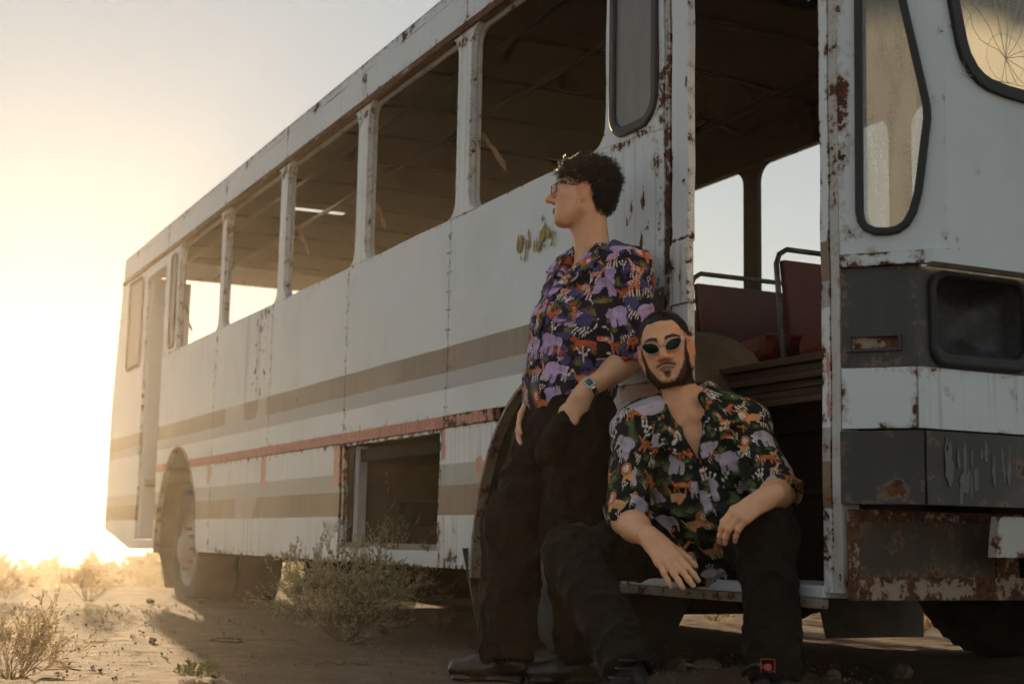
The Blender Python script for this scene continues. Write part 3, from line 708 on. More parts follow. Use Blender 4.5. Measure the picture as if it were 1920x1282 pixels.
# ------------------------------------------------------------------ wheels
def lathe(name, prof, cx, cz, mat, parent, n=40, tread=0., smooth=True):
    """profile of (radius, y) turned about the axle"""
    V = []; F = []; m = len(prof)
    for k in range(n):
        a = 2*math.pi*k/n
        for (r, y) in prof:
            rr = r*(1-tread*(.5 if (k % 2) else 0)) if r > .47 else r
            V.append((cx+rr*math.cos(a), y, cz+rr*math.sin(a)))
    for k in range(n):
        for j in range(m-1): F.append((k*m+j, k*m+j+1, ((k+1) % n)*m+j+1, ((k+1) % n)*m+j))
    return mesh_np(name, V, F, mat, parent, smooth=smooth)
_v, _f = tube_data([A0 for A0 in (np.zeros(3), np.array([0, .035, 0]))], .014, 6); NUT = bpy.data.meshes.new('wheel_nut'); NUT.from_pydata([tuple(q) for q in _v], [], _f); NUT.materials.append(M_hub)
def wheel(cx, y, side, rimmat, cz=.485, nuts=False):
    """side -1: outer face towards -Y"""
    s = side
    T = lathe('wheel', [(.27, y+.02*-s), (.30, y), (.40, y+s*-.012*-1), (.455, y-s*.0), (.487, y-s*.03), (.490, y-s*.14), (.487, y-s*.25), (.455, y-s*.28), (.40, y-s*.29), (.27, y-s*.27)], cx, cz, M_tyre, BUS, 84, .045)
    lathe('rim', [(.275, y-s*.01), (.262, y-s*.03), (.245, y-s*.05), (.215, y-s*.055), (.19, y-s*.03), (.12, y-s*.015), (.11, y+s*.02), (.085, y+s*.05), (.0, y+s*.052)], cx, cz, rimmat, T, 40)
    if nuts:
        for k in range(10):
            a = 2*math.pi*k/10; o = bpy.data.objects.new('wheel_nut', NUT); COL.objects.link(o); o.parent = T
            o.location = (cx+.155*math.cos(a), y-s*.02, cz+.155*math.sin(a)); o.rotation_euler = (0, 0, 0 if s > 0 else math.pi)
    return T
wheel(FA[0]+.02, .10, -1, M_hub, nuts=True); wheel(FA[0]+.02, 2.40, 1, M_hub)
wheel(RA[0], .10, -1, M_hubpale, nuts=True, cz=.345); wheel(RA[0], .43, -1, M_hubpale, cz=.345); wheel(RA[0], 2.40, 1, M_hubpale, cz=.345); wheel(RA[0], 2.07, 1, M_hubpale, cz=.345)
tube('axle', [(FA[0], .35, .45), (FA[0], 1.0, .36), (FA[0], 1.5, .36), (FA[0], 2.15, .45)], .07, M_inside, BUS, 10)
tube('axle', [(RA[0], .35, .345), (RA[0], 2.15, .345)], .09, M_inside, BUS, 10)
lathe('steering_drum', [(.0, .70), (.16, .70), (.19, .74), (.19, .92), (.16, .96), (0, .96)], FA[0]+.32, .37, M_inside, BUS, 24)
def flap(x0, y0, y1, z0, z1, lean, mat):
    bm = bmesh.new()
    q = [(x0, y0, z1), (x0, y1, z1), (x0+lean, y1-.03, z0), (x0+lean, y0+.085, z0)]
    v = [bm.verts.new(p) for p in q]+[bm.verts.new((p[0]-.012, p[1], p[2])) for p in q]
    for f in ((0, 1, 2, 3), (7, 6, 5, 4), (0, 4, 5, 1), (1, 5, 6, 2), (2, 6, 7, 3), (3, 7, 4, 0)): bm.faces.new([v[i] for i in f])
    return bm_obj('mud_flap', bm, mat, BUS)
flap(-5.43, -.02, .46, .024, .42, .02, M_flap); flap(-5.43, 1.76, 2.46, .03, .42, .02, M_flap)
flap(-11.36, .02, .55, .03, .40, .0, M_flap); flap(-11.36, 1.9, 2.46, .03, .40, .0, M_flap)

# ------------------------------------------------------------------ seats seen through the front door
def seat(X, Y0=1.25, Y1=2.12, zf=.90):
    top = 1.745; bot = zf+.30
    pts = [(X+.62, Y0, bot+.03), (X+.12, Y0, bot-.0), (X+.05, Y0, bot+.05), (X+.035, Y0, bot+.16), (X, Y0, top-.07), (X-.004, Y0+.02, top-.025), (X-.005, Y0+.06, top), (X-.005, Y1-.06, top), (X-.004, Y1-.02, top-.025), (X, Y1, top-.07), (X+.035, Y1, bot+.16), (X+.05, Y1, bot+.05), (X+.12, Y1, bot), (X+.62, Y1, bot+.03)]
    fr = tube('seat', pts, .0125, M_steel, BUS, 8)
    for y in (Y0+.1, Y1-.1):
        tube('seat_leg', [(X+.40, y, bot+.0), (X+.36, y, zf)], .013, M_steel, fr, 8)
    bm = bmesh.new()
    q = [(X-.005, top-.055), (X+.033, top-.055), (X+.085, bot+.15), (X+.05, bot+.10)]
    v = [bm.verts.new((x, y, z)) for y in (Y0+.015, Y1-.015) for x, z in q]
    for f in ((0, 1, 2, 3), (7, 6, 5, 4), (0, 4, 5, 1), (1, 5, 6, 2), (2, 6, 7, 3), (3, 7, 4, 0)): bm.faces.new([v[i] for i in f])
    bm_obj('backrest', bm, M_vinyl, fr, bevel=.008)
    bm = bmesh.new(); bm_box(bm, X+.10, X+.56, Y0+.02, Y1-.02, bot+.025, bot+.15)
    for vv in bm.verts:
        if vv.co.x > X+.3: vv.co.z += .05
    bm_obj('cushion', bm, M_cush, fr, bevel=.045)
    return fr
for X in (-4.985, -5.66, -6.34, -7.0, -7.7): seat(X)
tube('grab_pole', [(-6.42, 1.22, .9), (-6.42, 1.22, 2.86)], .014, M_steel, BUS)
# loose trim hanging in the window openings
def scrap(p, L, seed):
    r = random.Random(seed); pts = [np.array(p)]
    for k in range(6): pts.append(pts[-1]+np.array([L*.16, r.uniform(-.01, .02), -L*(.10+.12*k*.2)+r.uniform(-.02, .02)]))
    V = []; F = []
    for q in pts:
        w = .012+.014*r.random(); V += [q+np.array([0, 0, w]), q+np.array([.003, .006, -w])]
    for k in range(len(pts)-1): F.append((2*k, 2*k+1, 2*k+3, 2*k+2))
    o = mesh_np('torn_trim', V, F, plain('torn_trim_%d' % seed, (.30, .20, .13), .8, bump=0), BUS)
    md = o.modifiers.new('sol', 'SOLIDIFY'); md.thickness = .003
for i, (px, py, Y) in enumerate(((896, 255, .075), (692, 372, .075), (548, 430, .075), (346, 572, .075))):
    scrap(hit(px, py, Y=Y), .17 if i < 3 else .22, i)

# ------------------------------------------------------------------ ochre hand-painted lettering on the flank
LET = [
 [(180, 505), (152, 640), (130, 790), (133, 905), (185, 972), (240, 885), (268, 740), (292, 615), (268, 540), (240, 508), (222, 590), (214, 725), (196, 760), (200, 640), (192, 560)],
 [(232, 1030), (224, 1090), (234, 1150), (246, 1100), (244, 1040)],
 [(352, 615), (332, 740), (338, 900), (322, 1020), (293, 1155), (338, 1142), (358, 1010), (362, 880), (368, 720), (362, 640)],
 [(418, 365), (400, 500), (420, 640), (408, 668), (384, 622), (372, 690), (378, 850), (402, 876), (430, 790), (440, 640), (440, 470)],
 [(575, 618), (545, 720), (527, 830), (528, 905), (552, 945), (566, 880), (580, 760)],
 [(620, 535), (606, 700), (604, 850), (640, 940), (682, 900), (712, 760), (722, 690), (775, 655), (808, 560), (812, 350), (792, 300), (770, 330), (740, 370), (728, 410), (704, 430), (698, 400), (680, 500), (676, 640), (652, 722), (632, 700)],
 [(760, 40), (724, 130), (722, 185), (752, 205), (768, 150), (772, 80)],
 [(822, 190), (800, 260), (785, 330), (820, 340), (834, 560), (862, 610), (912, 596), (934, 520), (940, 430), (900, 400), (860, 350), (838, 300), (828, 240)],
 [(795, 720), (768, 790), (790, 835), (818, 775)],
 [(985, 405), (970, 470), (985, 540), (968, 680), (935, 795), (972, 795), (1000, 720), (1016, 560), (1014, 430)],
 [(1050, 420), (1045, 470), (1056, 515), (1068, 450)],
 [(1180, 980), (1130, 1110), (1085, 1230), (1060, 1290), (1140, 1290), (1215, 1130), (1208, 1030)],
]
M_ochre = plain('ochre_paint', (.36, .235, .045), .6, col2=(.27, .17, .03), scale=30., bump=.1)
for poly in LET:
    P3 = [hit(960+a/12.82, 400+b/12.82, Y=-.0005) for a, b in poly]
    panel('painted_letter', [(p[0], p[2]) for p in P3], (), M_ochre, thick=.0012, y0=-.0052, grid=.5, rust=0, wavy=0)

# rivets along the rail and the panel joints, too small to pick apart
V = []; F = []; rv = random.Random(2)
dome = [(0, 0, 0, 1.0), (.45, .0, .6, .8), (1., 0, 1., .0)]
def rivet(x, z, y=-.002, r=.0058):
    b0 = len(V); n = 7
    V.append((x, y-.0042, z))
    for rr, d in ((.62, -.0034), (1., 0.)):
        for k in range(n): a = 2*math.pi*k/n; V.append((x+r*rr*math.cos(a), y+d, z+r*rr*math.sin(a)))
    for k in range(n):
        F.append((b0, b0+1+(k+1) % n, b0+1+k)); F.append((b0+1+k, b0+1+(k+1) % n, b0+1+n+(k+1) % n, b0+1+n+k))
for x in np.arange(-10.2, -5.25, .105): rivet(x+rv.uniform(-.006, .006), .961, -.010)
for sx in S[1:]:
    for dx in (-.016, .018):
        for z in np.arange(1.03, 1.84, .085): rivet(sx+dx, z+rv.uniform(-.004, .004))
for sx in (S[1], -5.70):
    for z in np.arange(.37, .92, .08): rivet(sx+.018, z)
for x in np.arange(-9.6, -7.1, .11): rivet(x, .352)
for x in np.arange(-12.9, -3.2, .12): rivet(x, ZROOF-.022, -.001)
for z in np.arange(1.0, 1.8, .09): rivet(-3.94, z)
tag(mesh_np('rivets', V, F, M_frame, BUS), kind='stuff')
# ------------------------------------------------------------------ distance-field modelling for the two figures
def nrm(v): v = np.asarray(v, float); return v/np.linalg.norm(v)
def A3(*v): return np.array(v, float)
class Field:
    """smooth union / difference of tapered capsules and ellipsoids"""
    def __init__(s): s.p = []
    def cap(s, a, b, r1, r2, k=.02, op=1):
        a = A3(*a); b = A3(*b); s.p.append((op, k, (a+b)/2, np.linalg.norm(b-a)/2+max(r1, r2), ('c', a, b, r1, r2))); return s
    def ell(s, c, r, k=.02, op=1, B=None):
        c = A3(*c); r = A3(*r); B = np.eye(3) if B is None else np.asarray(B, float)    # rows: axes
        s.p.append((op, k, c, max(r), ('e', c, r, B))); return s
    def ecap(s, a, b, side, r1, r2, k=.03, op=1):
        """capsule of oval section; r = (half width along side, half depth)"""
        a = A3(*a); b = A3(*b); ax = nrm(b-a); sd = np.asarray(side, float); sd = nrm(sd-(sd@ax)*ax); fr = np.cross(ax, sd)
        s.p.append((op, k, (a+b)/2, np.linalg.norm(b-a)/2+max(*r1, *r2), ('o', a, b, ax, sd, fr, np.array(r1, float), np.array(r2, float)))); return s
    def fun(s, f, c, R, k=.0, op=-1):
        s.p.append((op, k, A3(*c), R, ('f', f))); return s
    def ev1(s, q, P):
        t = q[0]
        if t == 'c':
            _, a, b, r1, r2 = q; d = b-a; h = np.clip(((P-a)@d)/(d@d), 0, 1); return np.linalg.norm(P-a-h[:, None]*d, axis=1)-(r1+(r2-r1)*h)
        if t == 'e':
            _, c, r, B = q; L = (P-c)@B.T; k0 = np.linalg.norm(L/r, axis=1); k1 = np.linalg.norm(L/(r*r), axis=1); return k0*(k0-1)/(k1+1e-9)
        if t == 'o':
            _, a, b, ax, sd, fr, r1, r2 = q; L = np.linalg.norm(b-a); v = P-a; h = v@ax; hc = np.clip(h/L, 0, 1)
            rs = r1[0]+(r2[0]-r1[0])*hc; rf = r1[1]+(r2[1]-r1[1])*hc; e = h-hc*L; x = v@sd; y = v@fr; mr = np.minimum(rs, rf)
            k0 = np.sqrt((x/rs)**2+(y/rf)**2+(e/mr)**2); k1 = np.sqrt((x/rs**2)**2+(y/rf**2)**2+(e/mr**2)**2); return k0*(k0-1)/(k1+1e-9)
        return q[1](P)
    def __call__(s, P, use=None):
        d = np.full(len(P), 1.0)
        for i, (op, k, c, R, q) in enumerate(s.p):
            if use is not None and not use[i]: continue
            e = s.ev1(q, P)
            if op == 1:
                if k > 0:
                    h = np.maximum(k-np.abs(d-e), 0)/k; d = np.minimum(d, e)-h*h*k*.25
                else: d = np.minimum(d, e)
            else:
                e = -e
                if k > 0:
                    h = np.maximum(k-np.abs(d-e), 0)/k; d = np.maximum(d, e)+h*h*k*.25
                else: d = np.maximum(d, e)
        return d
def net(field, lo, hi, h, B=20, extra=None):
    """surface nets over the blocks the surface passes through"""
    lo = np.asarray(lo, float); nb = np.ceil((np.asarray(hi)-lo)/(h*B)).astype(int); N = nb*B+2
    rad = B*h*math.sqrt(3)/2
    g = np.arange(-1, B+1); gx, gy, gz_ = np.meshgrid(g, g, g, indexing='ij'); G3 = np.stack([gx, gy, gz_], -1).reshape(-1, 3)
    S = B+2; ids = []; pts = []; quads = []
    bi = np.stack(np.meshgrid(*[np.arange(n) for n in nb], indexing='ij'), -1).reshape(-1, 3)
    cen = lo+(bi*B+B/2)*h
    ev = np.stack([field.ev1(q, cen) for op, k, c, R, q in field.p], 1)           # every primitive at every block centre
    ks = np.array([k for op, k, c, R, q in field.p])
    dc = field(cen); keep = np.abs(dc) < rad*1.2+.004
    rr = rad*1.15+2*h
    use = ev < np.maximum(dc[:, None], 0)*.0+rr*1.35+ks[None]+.012
    for b, c, us in zip(bi[keep], cen[keep], use[keep]):
        P = lo+(b*B+G3)*h
        d = field(P, us)
        if d.min() > 0 or d.max() < 0: continue
        D = d.reshape(S, S, S); ins = D < 0
        cnt = np.zeros((S-1,)*3); acc = np.zeros((S-1, S-1, S-1, 3))
        for ax in range(3):
            sl0 = [slice(None)]*3; sl1 = [slice(None)]*3; sl0[ax] = slice(0, -1); sl1[ax] = slice(1, None)
            a_, b_ = D[tuple(sl0)], D[tuple(sl1)]; cr = (a_ < 0) != (b_ < 0)
            t = np.where(cr, a_/(a_-b_+1e-20), 0)
            o1, o2 = [q for q in range(3) if q != ax]
            for u in (0, 1):
                for w in (0, 1):
                    s_ = [slice(None)]*3
                    s_[o1] = slice(0, -1) if u == 0 else slice(1, None); s_[o2] = slice(0, -1) if w == 0 else slice(1, None)
                    m = cr[tuple(s_)]; cnt += m
                    acc[..., ax] += np.where(m, t[tuple(s_)], 0); acc[..., o1] += m*u; acc[..., o2] += m*w
            # quads for edges owned by this block (node index >= 0 in both other axes)
            own = [slice(1, -1)]*3; own[ax] = slice(1, S-1)
            sub = np.zeros_like(cr); sl = [slice(1, S-1)]*3; sl[ax] = slice(1, S-1); sub[tuple(sl)] = cr[tuple(sl)]
            e = np.argwhere(sub)
            if len(e):
                ge = e-1+b*B; inside = ins[e[:, 0], e[:, 1], e[:, 2]]
                cs = []
                for (u, w) in ((0, 0), (1, 0), (1, 1), (0, 1)):
                    q = ge.copy(); q[:, o1] -= (1-u); q[:, o2] -= (1-w); cs.append(((q[:, 0]+1)*N[1]+(q[:, 1]+1))*N[2]+(q[:, 2]+1))
                Q = np.stack(cs, 1); flip = inside if ax != 1 else ~inside
                Q[~flip] = Q[~flip][:, ::-1]; quads.append(Q)
        m = cnt > 0; m[0] &= True
        e = np.argwhere(m); v = acc[m]/cnt[m][:, None]
        ge = e-1+b*B
        ids.append(((ge[:, 0]+1)*N[1]+(ge[:, 1]+1))*N[2]+(ge[:, 2]+1)); pts.append(lo+(ge+v)*h)
    ids = np.concatenate(ids); pts = np.concatenate(pts); Q = np.concatenate(quads)
    uid, first = np.unique(ids, return_index=True)
    pos = np.searchsorted(uid, Q.ravel()); pos = np.clip(pos, 0, len(uid)-1)
    ok = (uid[pos] == Q.ravel()).reshape(Q.shape).all(1)
    V = pts[first]; Q = pos.reshape(Q.shape)[ok]
    if extra is not None:                                     # folds and grain: push the surface along its normal
        n = np.cross(V[Q[:, 2]]-V[Q[:, 0]], V[Q[:, 3]]-V[Q[:, 1]]); N_ = np.zeros_like(V)
        for j in range(4): np.add.at(N_, Q[:, j], n)
        N_ /= np.linalg.norm(N_, axis=1)[:, None]+1e-12; V = V-N_*extra(V)[:, None]
    return V, Q
def subdiv(V, Q):
    """split every quad in four"""
    E = np.concatenate([Q[:, [i, (i+1) % 4]] for i in range(4)]); E.sort(1); U, inv = np.unique(E, axis=0, return_inverse=True); inv = inv.reshape(4, -1).T
    n = len(V); m = len(U); V2 = np.concatenate([V, (V[U[:, 0]]+V[U[:, 1]])/2, V[Q].mean(1)]); c = n+m+np.arange(len(Q)); e = inv+n
    F = np.concatenate([np.stack([Q[:, i], e[:, i], c, e[:, i-1]], 1) for i in range(4)]); return V2, F
def basis(F, up=(0, 0, 1)):
    """rows: left, forward, up"""
    F = nrm(F); u = A3(*up); u = nrm(u-(u@F)*F); return np.stack([np.cross(u, F), F, u])
def tubes_np(paths, r0, r1, n=4):
    """many tubes at once: paths (m, k, 3)"""
    m, k, _ = paths.shape; T = np.gradient(paths, axis=1); T /= np.linalg.norm(T, axis=2, keepdims=True)+1e-12
    ref = np.where(np.abs(T[..., 2:3]) < .9, np.array([0, 0, 1.]), np.array([1., 0, 0])); U = np.cross(T, ref); U /= np.linalg.norm(U, axis=2, keepdims=True)+1e-12
    W = np.cross(T, U); s = np.linspace(0, 1, k)[None, :, None]
    r0 = np.asarray(r0).reshape(-1, 1, 1); r1 = np.asarray(r1).reshape(-1, 1, 1); R = r0+(r1-r0)*s
    V = np.stack([paths+R*(math.cos(2*math.pi*a/n)*U+math.sin(2*math.pi*a/n)*W) for a in range(n)], 2)   # m,k,n,3
    base = (np.arange(m)*k*n)[:, None, None]; i = (np.arange(k-1)*n)[None, :, None]; a = np.arange(n)[None, None, :]; b = (a+1) % n
    F = np.stack([base+i+a, base+i+b, base+i+n+b, base+i+n+a], -1).reshape(-1, 4)
    return V.reshape(-1, 3), F
# ---- materials of the figures
def skin_mat(name, rough=.48):
    k = NT(name); c = k.attr('Col', 0); n = k.noise(45., 4, .6); fine = k.noise(420., 2, .5)
    k.P(Base_Color=k.mix(k.mapr(k.noise(14., 3, .6), .4, .65, 0., .25), k.mix(k.mapr(n, .35, .65, .0, .16), c, k.mix(.5, c, (.16, .06, .035))), k.mix(.55, c, (.42, .13, .08))), Roughness=rough, Subsurface_Weight=.12, Subsurface_Scale=.012, Specular_IOR_Level=.4)
    k.b.inputs['Subsurface Radius'].default_value = (1., .35, .2)
    k.bump(k.add(fine, k.mul(n, .6)), .3, .003); return k.m
def cloth_mat(name, col=None, rough=.85, bump=.35, sheen=.0):
    k = NT(name); c = k.attr('Col', 0) if col is None else col
    w = k.noise(700., 2, .5); n = k.noise(25., 4, .6)
    if col is not None: c = k.mix(k.mapr(n, .35, .7), col, tuple(q*.6 for q in col))
    k.P(Base_Color=c, Roughness=rough, Specular_IOR_Level=.25, Sheen_Weight=sheen, Sheen_Roughness=.4)
    k.bump(k.add(k.mul(w, .4), k.mul(n, .6)), bump, .004); return k.m
def hair_mat(name, col, col2):
    k = NT(name); n = k.noise(60., 3, .6)
    k.P(Base_Color=k.mix(k.mapr(n, .35, .65), col, col2), Roughness=.38, Specular_IOR_Level=.5); return k.m
M_skinA, M_skinB = skin_mat('skin_fair'), skin_mat('skin_olive')
M_shirt = cloth_mat('printed_viscose', rough=.7, bump=.25)
M_trous = cloth_mat('trousers_black', (.0185, .0110, .0055), .95, .3, .03)
M_trous2 = cloth_mat('trousers_charcoal', (.0160, .0115, .0075), .95, .3, .03)
M_hairA = hair_mat('hair_dark_brown', (.020, .011, .006), (.045, .024, .012)); M_hairB = hair_mat('hair_black', (.013, .008, .005), (.030, .018, .011))
M_leather = plain('boot_leather_brown', (.035, .020, .013), .32, col2=(.018, .011, .008), scale=20., bump=.15)
M_leatherk = plain('boot_leather_black', (.014, .013, .013), .42, var=.2, bump=.2)
M_chrome = plain('polished_metal', (.55, .54, .52), .22, 1., var=.1, bump=0)
M_blackm = plain('black_wire', (.012, .012, .012), .35, .6, var=.1, bump=0)
M_lensdk = plain('lens_dark', (.010, .012, .008), .06, 0., var=.05, bump=0); M_lensdk.node_tree.nodes['Principled BSDF'].inputs['Specular IOR Level'].default_value = .12
M_red = plain('red_tag', (.55, .05, .02), .6, var=.1, bump=0)

def head_field(F, C, B, wide=1., nose=1.):
    """adult head about 0.23 m tall; B rows: left, forward, up"""
    L = lambda x, y, z: C+np.array([x*wide, y, z])@B
    e = lambda c, r, k=.02, op=1: F.ell(L(*c), r, k, op, B)
    e((0, -.020, .036), (.0735, .092, .081), .02)
    e((0, .022, -.022), (.0615, .062, .083), .035)
    F.cap(L(-.016, .066, -.093), L(.016, .066, -.093), .0185, .0185, .03)
    for s in (-1, 1):
        F.cap(L(s*.051, -.004, -.048), L(s*.031, .055, -.086), .019, .019, .03)
        F.cap(L(s*.052, -.004, -.045), L(s*.058, -.010, .0), .018, .018, .03)
        e((s*.043, .050, -.014), (.022, .022, .018), .03)
        e((s*.030, .056, -.052), (.020, .020, .022), .03)
        F.cap(L(s*.012, .083, .024), L(s*.042, .068, .021), .0085, .0075, .018)
        e((s*.032, .090, .003), (.0175, .018, .0125), .016, -1)
        e((s*.031, .0685, .002), (.0155, .0155, .0140), .004)
        F.cap(L(s*.018, .0800, .0095), L(s*.044, .0705, .0090), .0035, .0030, .005)
    F.cap(L(0, .080, .018), L(0, .1015*nose+0., -.022), .0085, .0105, .014)
    e((0, .1035*nose, -.029), (.0125, .0120, .0108), .010)
    for s in (-1, 1):
        e((s*.0145, .0900, -.0325), (.0095, .0115, .0085), .008)
        e((s*.0065, .0975, -.0405), (.0036, .0055, .0035), .003, -1)
        # ears
        Be = basis(B[1]*1.0+B[0]*s*.0, B[2]*1.+B[1]*-.25)
        ec = L(s*.0750, -.010, -.004)
        F.ell(ec+B[0]*s*.006, (.0085, .0165, .0290), .006, 1, Be)
        F.ell(ec+B[0]*s*.0165+B[1]*.003+B[2]*.005, (.0105, .0115, .0200), .003, -1, Be)
        F.cap(ec+B[0]*s*.010-B[1]*.004+B[2]*.012, ec+B[0]*s*.009+B[1]*.004-B[2]*.012, .0035, .0035, .004)
        F.ell(ec+B[0]*s*.007-B[2]*.025+B[1]*.004, (.0045, .0070, .0070), .005, 1, Be)
    # lips
    for s in (-1, 1):
        F.cap(L(s*.002, .0865, -.0600), L(s*.0215, .0745, -.0640), .0062, .0030, .006)
        F.cap(L(s*.001, .0850, -.0715), L(s*.0200, .0745, -.0665), .0075, .0030, .006)
        F.cap(L(0, .0955, -.0660), L(s*.0215, .0815, -.0655), .0022, .0018, .003, -1)
    e((0, .090, -.0835), (.016, .008, .006), .010, -1)
    return L
FING = {'i': (.027, .092, (.042, .026, .021), .0094), 'm': (.009, .097, (.046, .029, .022), .0097), 'r': (-.0100, .091, (.043, .027, .022), .0092), 'p': (-.0275, .081, (.034, .021, .019), .0082)}
def hand_field(F, W, fd, back, curls, spread=.06, thumb=(.55, .35, .3), sc=1.):
    """W wrist, fd towards the fingers, back = out of the back of the hand; curls per finger (3 angles)"""
    fd = nrm(fd); back = np.asarray(back, float); back = nrm(back-(back@fd)*fd); th = np.cross(fd, back)*1.0
    th = th*hand_field.side
    nails = []
    F.cap(W-fd*.03, W+fd*.012, .0255*sc, .026*sc, .02)
    for key in 'imrp':
        lat, fw, ph, r = FING[key]
        kn = W+sc*(fd*fw+th*lat+back*(.004 if key in 'mr' else 0))
        F.ecap(W+sc*(fd*.012+th*lat*.55), kn-sc*fd*.004, th, (.0135*sc, .0125*sc), (.0112*sc, .0105*sc), .016)
        d = nrm(fd+th*spread*(lat/.027)); p = kn; a = 0
        for j in range(3):
            a += curls[key][j]
            dd = nrm(d*math.cos(a)-back*math.sin(a)); q = p+dd*ph[j]*sc
            r1 = r*sc*(1-.07*j); r2 = r*sc*(1-.07*(j+1))
            F.cap(p, q, r1, r2, .0045 if j else .008)
            if j < 2: F.ell(q, (r2*1.06,)*3, .004)
            p = q
        up = nrm(back*math.cos(a)+d*math.sin(a)); nails.append((p-dd*.002+up*r2*.75, .0058*sc))
    b = W+sc*(fd*.022+th*.022-back*.010)
    F.cap(W+fd*.005+th*.008-back*.004, b+fd*.02*sc, .020*sc, .017*sc, .02)
    d = nrm(fd*math.cos(thumb[0])+th*math.sin(thumb[0])-back*.35); p = b
    for j, (l, r1, r2) in enumerate(((.044, .0150, .0118), (.033, .0115, .0102), (.027, .0100, .0080))):
        if j: d = nrm(d*math.cos(thumb[j])+(fd*.75-back*.5-th*.35)*math.sin(thumb[j]))
        q = p+d*l*sc; F.cap(p, q, r1*sc, r2*sc, .012 if j == 0 else .004); p = q
    nails.append((p+nrm(np.cross(d, back))*0+th*.004, .006*sc))
    return nails
hand_field.side = 1.

# ---- animal print: small figures scattered in staggered rows
def _el(u, v, cx, cy, a, b, rot=0.):
    c, s = math.cos(rot), math.sin(rot); x = (u-cx)*c+(v-cy)*s; y = -(u-cx)*s+(v-cy)*c; return np.sqrt((x/a)**2+(y/b)**2)-1
def _cp(u, v, x0, y0, x1, y1, w0, w1=None):
    w1 = w0 if w1 is None else w1; dx, dy = x1-x0, y1-y0; t = np.clip(((u-x0)*dx+(v-y0)*dy)/(dx*dx+dy*dy), 0, 1)
    return (np.hypot(u-x0-t*dx, v-y0-t*dy)-(w0+(w1-w0)*t))/w0
def _cells(u, v, s):
    """distance between the two nearest jittered points: thin lines of a giraffe coat"""
    iu, iv = np.floor(u*s), np.floor(v*s); d1 = np.full(u.shape, 9.); d2 = np.full(u.shape, 9.)
    for a in (-1, 0, 1):
        for b in (-1, 0, 1):
            h = _hash((iu+a).astype(np.int64), (iv+b).astype(np.int64), 5); px = iu+a+.15+.7*(h % 32)/32; py = iv+b+.15+.7*((h//32) % 32)/32
            d = np.hypot(u*s-px, v*s-py); d2 = np.minimum(d2, np.maximum(d1, d)); d1 = np.minimum(d1, d)
    return d2-d1
